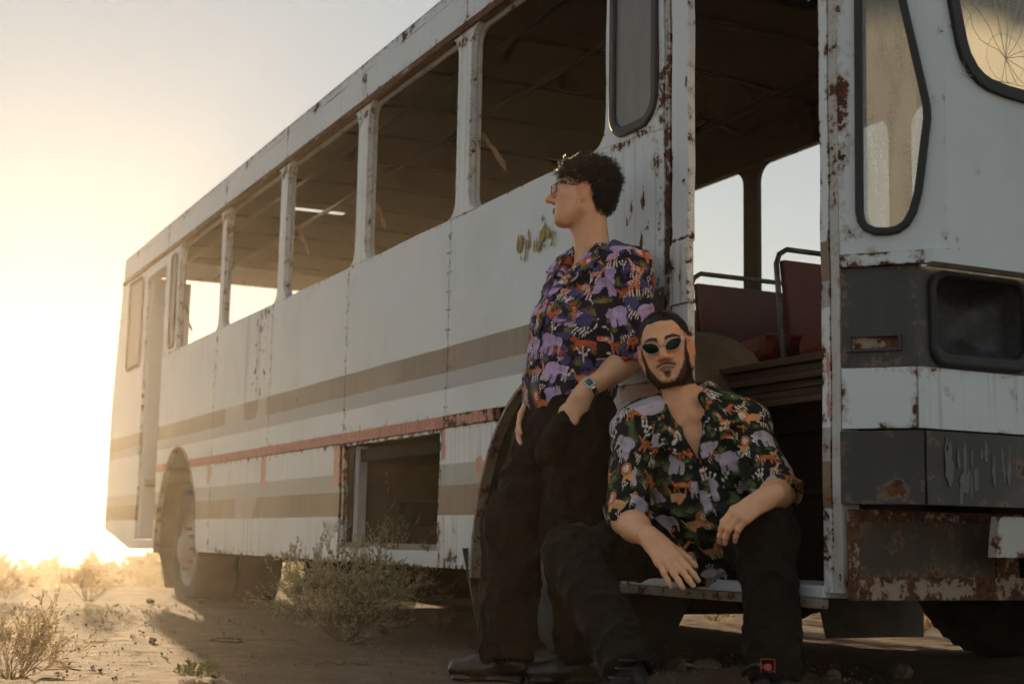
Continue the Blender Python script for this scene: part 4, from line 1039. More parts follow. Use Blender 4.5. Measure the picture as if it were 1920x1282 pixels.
def animal(kind, u, v, pal, n):
    """returns mask, colour for points in the unit cell (-1..1)"""
    mn = lambda *a: np.minimum.reduce(a)
    col = np.zeros(u.shape+(3,)); m = np.zeros(u.shape, bool)
    def put(d, c):
        k = d < 0; col[k] = c if np.ndim(c) == 1 else c[k]; m[k] = True
    sh = lambda c, a=.22: np.clip(np.array(c)[None]*(1+a*n[:, None]), 0, 1)
    if kind == 0:      # elephant
        c = sh(pal['grey']); put(mn(_cp(u, v, -.38, -.1, -.42, -.72, .15), _cp(u, v, -.12, -.15, -.14, -.7, .13), _cp(u, v, .22, -.15, .22, -.72, .14), _el(u, v, -.1, .08, .58, .42), _el(u, v, .48, .2, .27, .30), _cp(u, v, .68, .15, .74, -.45, .11, .06)), c)
        put(_el(u, v, .33, .2, .13, .22, .2), sh(np.array(pal['grey'])*.72)); put(_cp(u, v, .62, -.02, .82, -.02, .035, .02), A3(.75, .7, .62)); put(_el(u, v, .56, .28, .03, .03), A3(.02, .02, .02))
    elif kind == 1:    # giraffe
        c = pal['orange']; line = _cells(u, v, 5.2) < .16
        cc = np.where(line[:, None], np.array(pal['cream'])[None], sh(c, .3))
        put(mn(_el(u, v, -.22, -.08, .34, .21, .25), _cp(u, v, .0, .02, .42, .82, .13, .07)), cc)
        put(mn(_cp(u, v, -.42, -.15, -.48, -.92, .07, .04), _cp(u, v, -.28, -.2, -.24, -.92, .07, .04), _cp(u, v, .0, -.1, .02, -.92, .07, .04), _cp(u, v, .10, -.05, .2, -.9, .06, .035)), np.where((v > -.5)[:, None], cc, np.array(pal['cream'])[None]))
        put(mn(_el(u, v, .52, .84, .19, .085, -.3), _cp(u, v, .40, .86, .38, .99, .03)), sh(c, .3))
    elif kind == 2:    # lion
        put(mn(_el(u, v, -.25, -.18, .52, .27), _cp(u, v, -.55, -.3, -.35, -.55, .12, .09), _cp(u, v, .2, -.3, .25, -.62, .13, .08), _cp(u, v, -.72, -.15, -.88, .2, .05, .04)), sh(pal['tan']))
        put(_el(u, v, .32, .18, .38, .44), sh(pal['orange'], .4)); put(_el(u, v, .34, .20, .20, .24), sh(pal['cream'], .1))
        put(mn(_el(u, v, .27, .26, .035, .03), _el(u, v, .43, .26, .035, .03), _el(u, v, .35, .10, .06, .035)), A3(.06, .02, .01))
    elif kind == 3:    # leopard
        c = np.where((_cells(u+3, v, 7.5) > .52)[:, None], np.array([[.05, .015, .008]]), sh(pal['orange'], .25))
        put(mn(_el(u, v, 0, .05, .62, .21), _el(u, v, .66, .22, .19, .17), _cp(u, v, -.45, 0, -.62, -.5, .09, .06), _cp(u, v, -.3, -.05, -.28, -.5, .08, .06), _cp(u, v, .3, -.05, .25, -.5, .08, .06), _cp(u, v, .45, 0, .6, -.48, .08, .06), _cp(u, v, -.6, .1, -.92, .35, .06, .04)), c)
    elif kind == 4:    # zebra
        c = np.where((np.sin(u*24+v*9) > .1)[:, None], np.array([[.03, .025, .03]]), np.array([pal['cream']]))
        put(mn(_el(u, v, -.1, -.02, .48, .22), _cp(u, v, .25, .1, .5, .5, .13, .09), _el(u, v, .58, .52, .19, .09, -.4), _cp(u, v, -.42, -.1, -.45, -.75, .07, .04), _cp(u, v, -.25, -.1, -.22, -.75, .06, .04), _cp(u, v, .15, -.1, .12, -.75, .06, .04), _cp(u, v, .3, -.05, .36, -.75, .06, .04)), c)
    elif kind == 5:    # palm fan
        for k in range(9):
            a = math.radians(20+17.5*k); put(_cp(u, v, 0, -.5, .85*math.cos(a), -.5+1.05*math.sin(a), .085, .02), sh(pal['leaf'], .35))
    elif kind == 6:    # pale twig with buds
        put(mn(_cp(u, v, 0, -.8, 0, .5, .035), _cp(u, v, 0, -.1, .35, .4, .03), _cp(u, v, 0, -.3, -.38, .3, .03)), sh(pal['cream']))
        put(mn(*[_el(u, v, a, b, .11, .14) for a, b in ((0, .58), (.38, .48), (-.4, .38), (.2, .1), (-.2, -.05))]), sh(pal['cream']))
    else:              # fern
        for k in range(7):
            y = -.7+.2*k; w = .5-.05*k
            put(mn(_cp(u, v, 0, y, w, y+.32, .07, .02), _cp(u, v, 0, y, -w, y+.32, .07, .02)), sh(pal['leaf'], .35))
    return m, col
def print_cols(u, v, pal, cell, seed):
    N = len(u); out_ = np.tile(np.array(pal['ground']), (N, 1)); nz = fbm(np.stack([u*60, v*60, np.full(N, seed*1.7)], 1), 3)*1.6
    bl = fbm(np.stack([u*22, v*22, np.full(N, 3.+seed)], 1), 3)
    out_[bl > pal['gt']] = pal['ground2']
    for layer, (cs, off, kinds, fill) in enumerate(((cell*.52, .37, (5, 7, 6, 5), .85), (cell*.74, .61, pal['kinds2'], .98), (cell, 0., pal['kinds'], 1.04))):
        row = np.floor(v/(cs*.86)+off); uu = u/cs+.5*(row % 2)+off*1.3+.13*np.sin(row*2.1); colm = np.floor(uu)
        h = _hash(colm.astype(np.int64)+seed*31, row.astype(np.int64)+7*layer, seed)
        cu_ = (uu-colm-.5)*2; cv = (v/(cs*.86)+off-row-.5)*2
        ju = ((h % 17)/17-.5)*.22; jv = ((h//17 % 13)/13-.5)*.22
        a = ((h//7 % 11)/11-.5)*.55; x = (cu_-ju); y = (cv-jv); x, y = x*np.cos(a)+y*np.sin(a), -x*np.sin(a)+y*np.cos(a)
        x = np.where(h % 2 == 0, x, -x); x, y = x/fill, y/fill
        kd = np.array(kinds)[h//3 % len(kinds)]
        for kk in set(kinds):
            s = kd == kk
            if s.any():
                pl_ = pal
                m, c = animal(kk, x[s], y[s], pl_, nz[s]); idx = np.where(s)[0][m]; out_[idx] = c[m]
    return out_
PALA = dict(ground=(.016, .010, .022), ground2=(.075, .065, .185), gt=.10, grey=(.52, .36, .62), orange=(.62, .115, .040), cream=(.74, .64, .60), tan=(.62, .22, .10), leaf=(.19, .15, .03), kinds=(0, 1, 3, 2, 0, 1, 4, 1, 0, 3, 2), kinds2=(4, 3, 6, 5, 1, 0, 7))
PALB = dict(ground=(.0075, .0085, .0065), ground2=(.013, .016, .010), gt=.25, grey=(.45, .38, .47), orange=(.60, .17, .05), cream=(.74, .67, .60), tan=(.66, .34, .16), leaf=(.095, .135, .045), kinds=(2, 1, 0, 3, 0, 2, 4, 1, 3, 0), kinds2=(5, 7, 3, 6, 5, 4, 1))
# ------------------------------------------------------------------ parts shared by both figures
def bounds(F, pad=.03):
    lo = np.min([c-R for _, k, c, R, q in F.p if _ == 1 and R < 2], 0); hi = np.max([c+R for _, k, c, R, q in F.p if _ == 1 and R < 2], 0); return lo-pad, hi+pad
class Torso:
    """frame of the trunk: s to the person's left, f to the front, t up the spine from the neck base"""
    def __init__(s, neck, pelvis, left):
        s.o = A3(*neck); s.t = nrm(A3(*neck)-A3(*pelvis)); l = A3(*left); s.s = nrm(l-(l@s.t)*s.t); s.f = np.cross(s.s, s.t)
        s.L = np.linalg.norm(A3(*neck)-A3(*pelvis))
    def w(s, a, f, t): return s.o+a*s.s+f*s.f+t*s.t
    def loc(s, P): v = P-s.o; return v@s.s, v@s.f, v@s.t
def trunk(F, T, grow, waist, chest, shL, shR, k=.05, bot=None):
    bot = -T.L if bot is None else bot
    g = grow
    F.ecap(T.w(0, 0, bot+.02), T.w(0, .004, -T.L*.55), T.s, (waist[0]+g, waist[1]+g), (waist[0]+g+.004, waist[1]+g+.004), k)
    F.ecap(T.w(0, .004, -T.L*.60), T.w(0, .0, -.125), T.s, (chest[0]+g-.01, chest[1]+g), (chest[0]+g-.012, chest[1]+g-.018), k)
    for sh in (shL, shR):
        i = T.w(math.copysign(.052, (sh-T.o)@T.s), -.012, -.012)
        F.cap(i, sh, .047+g, .062+g*.9, k)
def vneck(T, depth, half, nr=.070, up=.06, tilt=0.):
    def f(P):
        s, fr, t = T.loc(P); s = s-tilt*(t+depth)
        w = np.abs(s)-half*np.clip((t+depth)/depth, -1, 1.25)
        v = np.maximum(np.maximum(w*.88, -(fr-.0)), -(t+depth+.02)); v = np.maximum(v, t-.12)
        c = np.hypot(s, fr*.92-.004)-nr; c = np.maximum(np.maximum(c, -(t+.045)), t-up-.1)
        return np.minimum(v, c)
    return f
def collar(F, T, r=.078, r2=.011, lift=.022, a0=40):
    pts = []
    for a in np.linspace(-a0, 180+a0, 17):
        th = math.radians(a); back = max(0, math.sin(th))
        pts.append((T.w(r*math.cos(th), -r*.92*math.sin(th)+.004, .000+lift*back-.012*(1-back)), T.w((r-.010)*math.cos(th), -(r-.012)*.92*math.sin(th)+.004, .020+lift*back*1.3-.006*(1-back))))
    for (a, b), (c, d) in zip(pts[:-1], pts[1:]):
        F.cap(a, c, r2, r2, .010); F.cap(b, d, r2*.72, r2*.72, .012); F.cap((a+b)/2, (c+d)/2, r2*.85, r2*.85, .01)
def flap_patch(name, T, field, extra, poly, pal, parent, cell, seed, off=.007, thick=.004, n=26):
    """a lapel: outline in (s, t) laid on the front of the shirt"""
    poly = np.array(poly); lo = poly.min(0); hi = poly.max(0)
    bm = bmesh.new(); vs_ = [bm.verts.new((p[0], 0, p[1])) for p in poly]; E = [bm.edges.new((vs_[i], vs_[(i+1) % len(poly)])) for i in range(len(poly))]
    bmesh.ops.triangle_fill(bm, use_beauty=True, edges=E, normal=(0, -1, 0))
    for ax, l_, h_ in ((0, lo[0], hi[0]), (2, lo[1], hi[1])):
        for g in np.arange(l_+.005, h_, .005):
            co = [0, 0, 0]; no = [0, 0, 0]; co[ax] = g; no[ax] = 1
            bmesh.ops.bisect_plane(bm, geom=bm.verts[:]+bm.edges[:]+bm.faces[:], plane_co=co, plane_no=no, dist=1e-6)
    me = bpy.data.meshes.new(name); bm.to_mesh(me); bm.free(); m = len(me.vertices)
    co = np.empty(m*3, dtype=np.float32); me.vertices.foreach_get('co', co); co = co.reshape(m, 3).astype(float)
    st = co[:, [0, 2]]; f = np.full(m, .30)
    for it in range(60):
        P = T.o+st[:, :1]*T.s+f[:, None]*T.f+st[:, 1:]*T.t; d = field(P)+(extra(P) if extra else 0); f = np.clip(f-np.clip(d, -.01, .05)*.7, -.12, .3)
    # keep the sheet smooth where it bridges the opening
    ed = np.linalg.norm(st-poly.mean(0), axis=1)
    f = f+off+.006*smooth01(ed/ed.max()); P = T.o+st[:, :1]*T.s+f[:, None]*T.f+st[:, 1:]*T.t
    me.vertices.foreach_set('co', P.astype(np.float32).ravel())
    at = me.color_attributes.new('Col', 'FLOAT_COLOR', 'POINT'); c4 = np.ones((m, 4), dtype=np.float32); c4[:, :3] = print_cols(st[:, 0]+.37, st[:, 1]+.21, pal, cell, seed); at.data.foreach_set('color', c4.ravel())
    o = link(name, me, M_shirt, parent, smooth=True)
    md = o.modifiers.new('sol', 'SOLIDIFY'); md.thickness = thick; md.offset = 1
    return o
def shirt_cols(V, T, arms, pal, cell, seed, rad=.155):
    s, f, t = T.loc(V); th = np.arctan2(s, f); u = th*rad; v = t.copy()
    for i, (a, b) in enumerate(arms):
        d = b-a; L = np.linalg.norm(d); d = d/L; w = V-a; h = w@d; q = w-h[:, None]*d; r = np.linalg.norm(q, axis=1)
        o = nrm(np.cross(d, T.f)); o2 = np.cross(d, o)
        side = np.sign((a-T.o)@T.s); lat = s*side
        m = (r < .13) & (lat > abs((a-T.o)@T.s)-.045+np.clip(-(h), 0, .1)*1.5) & (h > -.06)
        u[m] = (np.arctan2(q@o, q@o2)*.085)[m]+2.3*(i+1); v[m] = -h[m]+.31*i
    return print_cols(u, v, pal, cell, seed)
def boot(name, ank, toe_dir, mat, parent, shaft=.16, laces=False, up=(0, 0, 1)):
    F = Field(); d = nrm(A3(toe_dir[0], toe_dir[1], 0)); sd = A3(-d[1], d[0], 0); a = A3(*ank); g = a[2]-.095
    F.cap(a+nrm(up)*(shaft-.05), a-A3(0, 0, .02), .056, .052, .03)
    F.ecap(A3(a[0], a[1], g+.045)-d*.045, A3(a[0], a[1], g+.042)+d*.09, sd, (.040, .046), (.047, .042), .03)
    F.ecap(A3(a[0], a[1], g+.040)+d*.08, A3(a[0], a[1], g+.036)+d*.165, sd, (.047, .040), (.040, .032), .03)
    F.fun(lambda P: P[:, 2]-(g+.012), a, 3.0, .004, -1)
    # sole welt
    F.ecap(A3(a[0], a[1], g+.010)-d*.05, A3(a[0], a[1], g+.010)+d*.17, sd, (.045, .012), (.046, .012), .004)
    lo, hi = bounds(F)
    V, Q = net(F, lo, hi, .005, extra=lambda P: .0016*fbm(P*A3(45, 45, 45), 2))
    o = mesh_np(name, V, Q, mat, parent, smooth=True)
    if laces:
        for i in range(5):
            c = a+A3(0, 0, .045-.022*i)+d*(.055+.020*i*(i > 1)); t_ = tube('lace', [c-sd*.03-d*.008, c+d*.006, c+sd*.03-d*.008], .0035, M_leatherk, o, 6)
    return o
def trousers(name, waist, legs, mat, parent, seed, hem=.085, h=.0065, bulge=()):
    """waist: (a, b, side, r1, r2) oval; legs: [(hip, knee, ankle, r_hip, r_knee, r_hem)]"""
    F = Field(); a, b, sd, r1, r2 = waist; F.ecap(a, b, sd, r1, r2, .05)
    for hip, kn, an, rh, rk, ra in legs:
        F.cap(hip, kn, rh, rk, .05); F.cap(kn, an, rk, ra, .04)
        dd = nrm(an-kn); F.cap(an-dd*.01, an+dd*.12, ra*.86, ra*.86, .006, -1)      # open hem
    for a_, b_, r1_, r2_ in bulge: F.cap(a_, b_, r1_, r2_, .03)
    lo, hi = bounds(F)
    def ex(P):
        n = fbm(P*A3(8, 8, 4.2)+seed, 2); r = 1-np.abs(fbm(P*A3(10, 10, 6.)+seed*3, 2))*2.2
        return -.007*n-.013*np.clip(r, 0, 1)**3-.004*np.clip(1-np.abs(fbm(P*A3(16, 16, 26.)+seed*5, 2))*2.2, 0, 1)**3
    V, Q = net(F, lo, hi, h, extra=ex); return mesh_np(name, V, Q, mat, parent, smooth=True)
def skin_cols(V, base, head, nails, lipc, beard=None):
    C, B, L = head; c = np.tile(np.array(base), (len(V), 1)); q = (V-C)@B.T; x, y, z = q.T; ax = np.abs(x)
    ff = np.exp(-((ax-.038)/.02)**2-((z+.02)/.02)**2)*(y > .02); c = c*(1+ff[:, None]*np.array([.04, -.10, -.12]))
    near = (np.linalg.norm(q, axis=1) < .16)
    ear = near & (ax > .070) & (y < .02) & (np.abs(z) < .05); c[ear] = c[ear]*np.array([1.0, .80, .74])
    nose_ = near & (ax < .02) & (y > .088) & (z < -.01); c[nose_] = c[nose_]*np.array([1.02, .88, .84])
    lip = near & (y > .072) & (np.abs(z+.0655) < .0105*(1-(ax/.0245)**2)) & (ax < .0235); c[lip] = lipc
    e = near & (np.hypot((ax-.031)/.0125, (z-.0015)/.0050) < 1) & (y > .070); c[e] = (.52, .46, .42)
    ir = near & (np.hypot(ax-.031, z-.0018) < .0052) & (y > .072); c[ir] = (.02, .010, .006)
    n = noise3(V*120); n2 = noise3(V*320)
    bw = near & (y > .04) & (np.abs(z-(.0245+.006*np.sin((ax-.012)*70)-.10*np.clip(ax-.045, 0, 1))) < .0052-.05*np.clip(ax-.04, 0, .05)+.0016*n2) & (ax > .011) & (ax < .056); c[bw] = (.016, .010, .007)
    if beard:
        zl = np.interp(ax, [0, .018, .030, .042, .052, .060, .068], [-.106, -.103, -.091, -.073, -.056, -.022, .03])
        m = np.clip((zl-z)/.020+.45+.7*n+.6*n2, 0, 1)*(y > .004)*(ax < .0685)*(z > -.120)*near; m = np.maximum(m, np.clip((zl-z)/.008+.5, 0, 1)*(y > -.012)*(z < -.055)*(ax < .066)*(z > -.118)*near)
        must = np.clip((.0046-np.abs(z+.0480+.34*np.clip(ax-.007, 0, 1))-.05*np.clip(.010-ax, 0, 1))/.0028+.35+.5*n2, 0, 1)*(ax < .030)*(y > .055)*near*(z < -.0405)
        gt = np.clip((.011-np.hypot(x*.9, (z+.0825)*.8))/.004+.3*n2, 0, 1)*(y > .06)*near*.9
        side = np.clip((.016-np.abs(ax-.0285-(-.048-z)*.10))/.006, 0, 1)*(z < -.050)*(z > -.088)*(y > .04)*near*.85
        m = np.maximum(np.maximum(m, must*.92), np.maximum(gt*.8, side*.28))*(~lip); skin_cols.beard = (m, q)
        c = c*(1-.86*m[:, None])+np.array([.018, .011, .008])*(.86*m[:, None])
    for p, r in nails:
        d = np.linalg.norm(V-p, axis=1); c[d < r] = c[d < r]*.4+np.array([.50, .30, .24])*.6
    return c
def torus(name, C, ax, R, r, mat, parent, n=20, flat=None):
    ax = nrm(ax); u = nrm(np.cross(ax, A3(.3, .2, .9))); w = np.cross(ax, u)
    pts = [C+R*(math.cos(a)*u+math.sin(a)*w) for a in np.linspace(0, 2*math.pi, n+1)]
    V, F = tube_data(pts, r, 6, cap=False); return mesh_np(name, V, F, mat, parent, smooth=True)
def ring_path(L, pts): return [L(*p) for p in pts]

# ------------------------------------------------------------------ first figure: leaning back against the flank, looking away to the tail
def man_standing():
    neck = A3(-4.085, -.160, 1.412); pel = A3(-4.125, -.245, .945)
    shL, shR = A3(-3.925, -.135, 1.330), A3(-4.265, -.165, 1.335)
    elL, wrL = A3(-3.915, -.115, 1.055), A3(-3.955, -.280, .925)
    elR, wrR = A3(-4.305, -.150, 1.060), A3(-4.205, -.330, .930)
    T = Torso(neck, pel, shL-shR)
    HC = A3(-4.085, -.222, 1.610); HB = basis((-.47, -.88, .06), (0.02, -.03, 1))
    F = Field()
    trunk(F, T, 0., (.135, .095), (.160, .108), shL, shR)
    F.cap(T.w(0, -.012, -.06), HC+A3(0, -.035, -.060)@HB, .054, .050, .03)
    F.cap(T.w(0, .015, -.03), HC+A3(0, .005, -.075)@HB, .038, .036, .03)
    for s in (-1, 1): F.cap(T.w(s*.022, .048, -.045), HC+A3(s*.055, -.03, -.045)@HB, .013, .014, .02)
    L = head_field(F, HC, HB, .93, 1.055)
    nails = []
    for sh, el, wr in ((shL, elL, wrL), (shR, elR, wrR)):
        F.cap(sh, el, .052, .041, .03); F.cap(el, el+(wr-el)*.35, .041, .040, .03); F.cap(el+(wr-el)*.3, wr, .040, .027, .03)
    cur = {k: (.25, .3, .2) for k in 'imrp'}
    hand_field.side = -1.
    nails += hand_field(F, wrL, A3(-.28, -.40, -.78), A3(.78, -.50, .25), cur, thumb=(.50, .15, .15))
    hand_field.side = 1.
    nails += hand_field(F, wrR, A3(.02, -.42, -.85), A3(-.75, -.5, .3), cur, thumb=(.5, .15, .1))
    lo, hi = bounds(F); V, Q = net(F, lo, hi, .0036)
    body = mesh_np('person', V, Q, M_skinA, None, True, colors=skin_cols(V, (.88, .485, .300), (HC, HB, L), nails, (.36, .115, .085)))
    tag(body, 'person in purple animal-print shirt and wide black trousers leaning back against the bus', 'person')
    # shirt
    S_ = Field(); trunk(S_, T, .017, (.160, .122), (.166, .116), shL, shR, .05, bot=-T.L*1.03)
    arms = []
    for sh, el in ((shL, elL), (shR, elR)):
        e = sh+(el-sh)*.94; S_.cap(sh, e, .069, .076, .045); arms.append((sh, e))
        d = nrm(el-sh); S_.cap(e-d*.01, e+d*.16, .060, .066, .006, -1)
    S_.fun(vneck(T, .195, .084, .070), T.o, 3., .006, -1)
    collar(S_, T, .079, .0105, .020)
    def ex(P):
        n = fbm(P*A3(9, 9, 5.)+2.2, 2); r = 1-np.abs(fbm(P*A3(7, 7, 8.5)+5.1, 2))*2.4
        return -.006*n-.0085*np.clip(r, 0, 1)**3
    lo, hi = bounds(S_); V, Q = subdiv(*net(S_, lo, hi, .0044, extra=ex))
    mesh_np('shirt', V, Q, M_shirt, body, True, colors=shirt_cols(V, T, arms, PALA, .112, 1))
    for s in (1, -1):
        flap_patch('lapel', T, S_, ex, [(s*.072, .016), (s*.104, -.016), (s*.140, -.085), (s*.092, -.100), (s*.094, -.128), (s*.020, -.200), (s*.010, -.180), (s*.062, -.062)], PALA, body, .07, 4+s, off=.010)
    flap_patch('placket', T, S_, ex, [(-.016, -.200), (.016, -.200), (.016, -.435), (-.016, -.435)], PALA, body, .112, 1, off=.003, thick=.002)
    flap_patch('chest_pocket', T, S_, ex, [(.045, -.165), (.140, -.160), (.140, -.265), (.092, -.280), (.045, -.268)], PALA, body, .10, 3, off=.003, thick=.002)
    # trousers, belt line, boots
    hL, hR = A3(-4.040, -.235, .855), A3(-4.205, -.265, .855)
    kL, kR = A3(-4.075, -.245, .50), A3(-4.245, -.375, .50)
    aL, aR = A3(-4.135, -.165, .125), A3(-4.255, -.385, .115)
    trousers('trousers', (pel+A3(0, 0, -.125), pel+A3(.002, .003, -.055), T.s, (.146, .124), (.146, .120)),
             [(hL, kL, aL, .094, .092, .088), (hR, kR, aR, .090, .092, .088)], M_trous, body, 3.,
             bulge=[(wrL+nrm(A3(-.28, -.40, -.78))*.128+A3(.004, -.004, 0), wrL+nrm(A3(-.30, -.36, -.80))*.23, .034, .028)])
    boot('boot', aR+A3(0, 0, -.02), (-.62, -.80), M_leather, body); boot('boot', aL+A3(0, 0, -.03), (-.35, -.9), M_leather, body)
    # dark curls
    rng = np.random.default_rng(5); H = Field(); e = lambda c, r, k=.02, op=1: H.ell(HC+A3(*c)@HB, r, k, op, HB)
    e((0, -.022, .042), (.0760, .091, .079)); e((0, -.054, -.005), (.064, .052, .056), .03)
    def hl(P):
        q = (P-HC)@HB.T; x, y, z = q.T
        line = np.interp(y, [-.13, -.075, -.045, -.012, -.006, .020, .028, .045, .075, .10], [-.075, -.070, -.05, .030, .030, .020, -.012, .035, .068, .073])
        return z-line
    H2 = H; H2.p.append((-1, .006, HC, 2., ('f', hl)))          # keep what lies above the hairline
    lo, hi = bounds(H2); Vh, Qh = net(H2, lo, hi, .0045, extra=lambda P: .008*fbm(P*55, 2))
    hair = mesh_np('hair', Vh, Qh, M_hairA, body, True)
    q = (Vh-HC)@HB.T; sel = rng.choice(np.where(hl(Vh) > .002)[0], 3600); root = Vh[sel]; ql = q[sel]
    nn = ql-A3(0, -.02, .02); nn /= np.linalg.norm(nn, axis=1)[:, None]; nn = nn@HB
    top = smooth01((ql[:, 2]-.005)/.08); back = smooth01((-ql[:, 1]-.0)/.09)
    Ln = .005+.012*top+.004*back+.016*rng.random(len(sel))**3*(.3+top)+.006*rng.random(len(sel)); Ln *= np.where((ql[:, 2] < .025) & (ql[:, 1] > -.04), .35, 1); Ln *= np.where(ql[:, 1] > .045, 1.15, 1)
    k = 13; tt = np.linspace(0, 1, k)[None, :, None]
    tang = rng.normal(size=(len(sel), 3)); tang -= (tang*nn).sum(1)[:, None]*nn; tang /= np.linalg.norm(tang, axis=1)[:, None]; bit = np.cross(nn, tang)
    ph = rng.uniform(0, 6.3, (len(sel), 1, 1)); tw = rng.uniform(5, 9, (len(sel), 1, 1)); hr = rng.uniform(.0035, .0085, (len(sel), 1, 1))*np.minimum(1, Ln/.018)[:, None, None]
    fw = (HB[1]*.15*top[:, None])[:, None, :]*((ql[:, 1] > .02)*1.)[:, None, None]
    path = root[:, None, :]+(nn[:, None, :]*tt+tang[:, None, :]*.45*tt**2+fw*tt)*Ln[:, None, None]+hr*(tang[:, None, :]*(np.cos(tw*tt+ph)-np.cos(ph))+bit[:, None, :]*(np.sin(tw*tt+ph)-np.sin(ph)))-A3(0, 0, .010)*tt**2
    Vc, Fc = tubes_np(path, rng.uniform(.0009, .0017, len(sel)), .0006, 4); tag(mesh_np('hair_curls', Vc, Fc, M_hairA, hair, True), kind='stuff')
    # thin rectangular eyeglasses
    g = Field; fr = []
    for s in (-1, 1):
        p = [(s*(.034+a*.026), .1005-.018*abs(.5*a+.5 if True else a)**2*1.0+.002, .004+b*.0155) for a, b in ((-.95, 1), (1, .95), (.98, -.75), (.75, -1), (-.7, -1), (-.95, -.7), (-.95, 1))]
        fr.append([L(*q_) for q_ in p])
    VV = []; FF = []
    for pth in fr+[[L(-.010, .102, .012), L(0, .104, .014), L(.010, .102, .012)]]+[[L(s*.060, .084, .017), L(s*.070, .070, .018), L(s*.078, .0, .014), L(s*.080, -.012, .010)] for s in (-1, 1)]:
        v, f = tube_data(pth, .0013, 6); FF += [tuple(q_+len(VV) for q_ in g_) for g_ in f]; VV += v
    gl = mesh_np('eyeglasses', VV, FF, M_blackm, body, True)
    # watch on the left wrist
    ax = nrm(wrL-elL); c = wrL-ax*.028; r = .0325
    w = nrm(A3(.78, -.45, .42)); w = nrm(w-(w@ax)*ax); u = np.cross(ax, w); VV = []; FF = []
    n = 30
    for i in range(n):
        a = 2*math.pi*(i+.06)/n; b = 2*math.pi*(i+.94)/n
        if abs(((a+math.pi) % (2*math.pi))-math.pi) < .45: continue
        base = len(VV)
        for th in (a, b):
            for hh, rr in ((-.0085, r), (.0085, r), (.0085, r+.003), (-.0085, r+.003)): VV.append(c+ax*hh+rr*(math.cos(th)*w+math.sin(th)*u))
        FF += [(base, base+1, base+5, base+4), (base+1, base+2, base+6, base+5), (base+2, base+3, base+7, base+6), (base+3, base, base+4, base+7), (base, base+3, base+2, base+1), (base+4, base+5, base+6, base+7)]
    band = mesh_np('wristwatch', VV, FF, M_chrome, body)
    def slab(name, w0, w1, hw, hh, mat):
        bm = bmesh.new(); v = [bm.verts.new(c+ax*a_+u*b_+w*d_) for d_ in (w0, w1) for a_, b_ in ((-hh, -hw), (hh, -hw), (hh, hw), (-hh, hw))]
        for f in ((0, 1, 2, 3), (7, 6, 5, 4), (0, 4, 5, 1), (1, 5, 6, 2), (2, 6, 7, 3), (3, 7, 4, 0)): bm.faces.new([v[i] for i in f])
        return bm_obj(name, bm, mat, band, bevel=.0015)
    slab('watch_case', r-.002, r+.007, .0165, .0155, M_chrome); slab('watch_face', r+.0065, r+.0078, .0115, .0095, plain('watch_dark', (.05, .05, .045), .2, bump=0)); slab('watch_display', r+.0075, r+.0083, .0075, .0045, plain('watch_lcd', (.20, .21, .16), .3, bump=0))
    torus('earring', L(.0865, -.004, -.040), HB[1]*.3+HB[0], .0065, .0011, M_chrome, body)
    return body
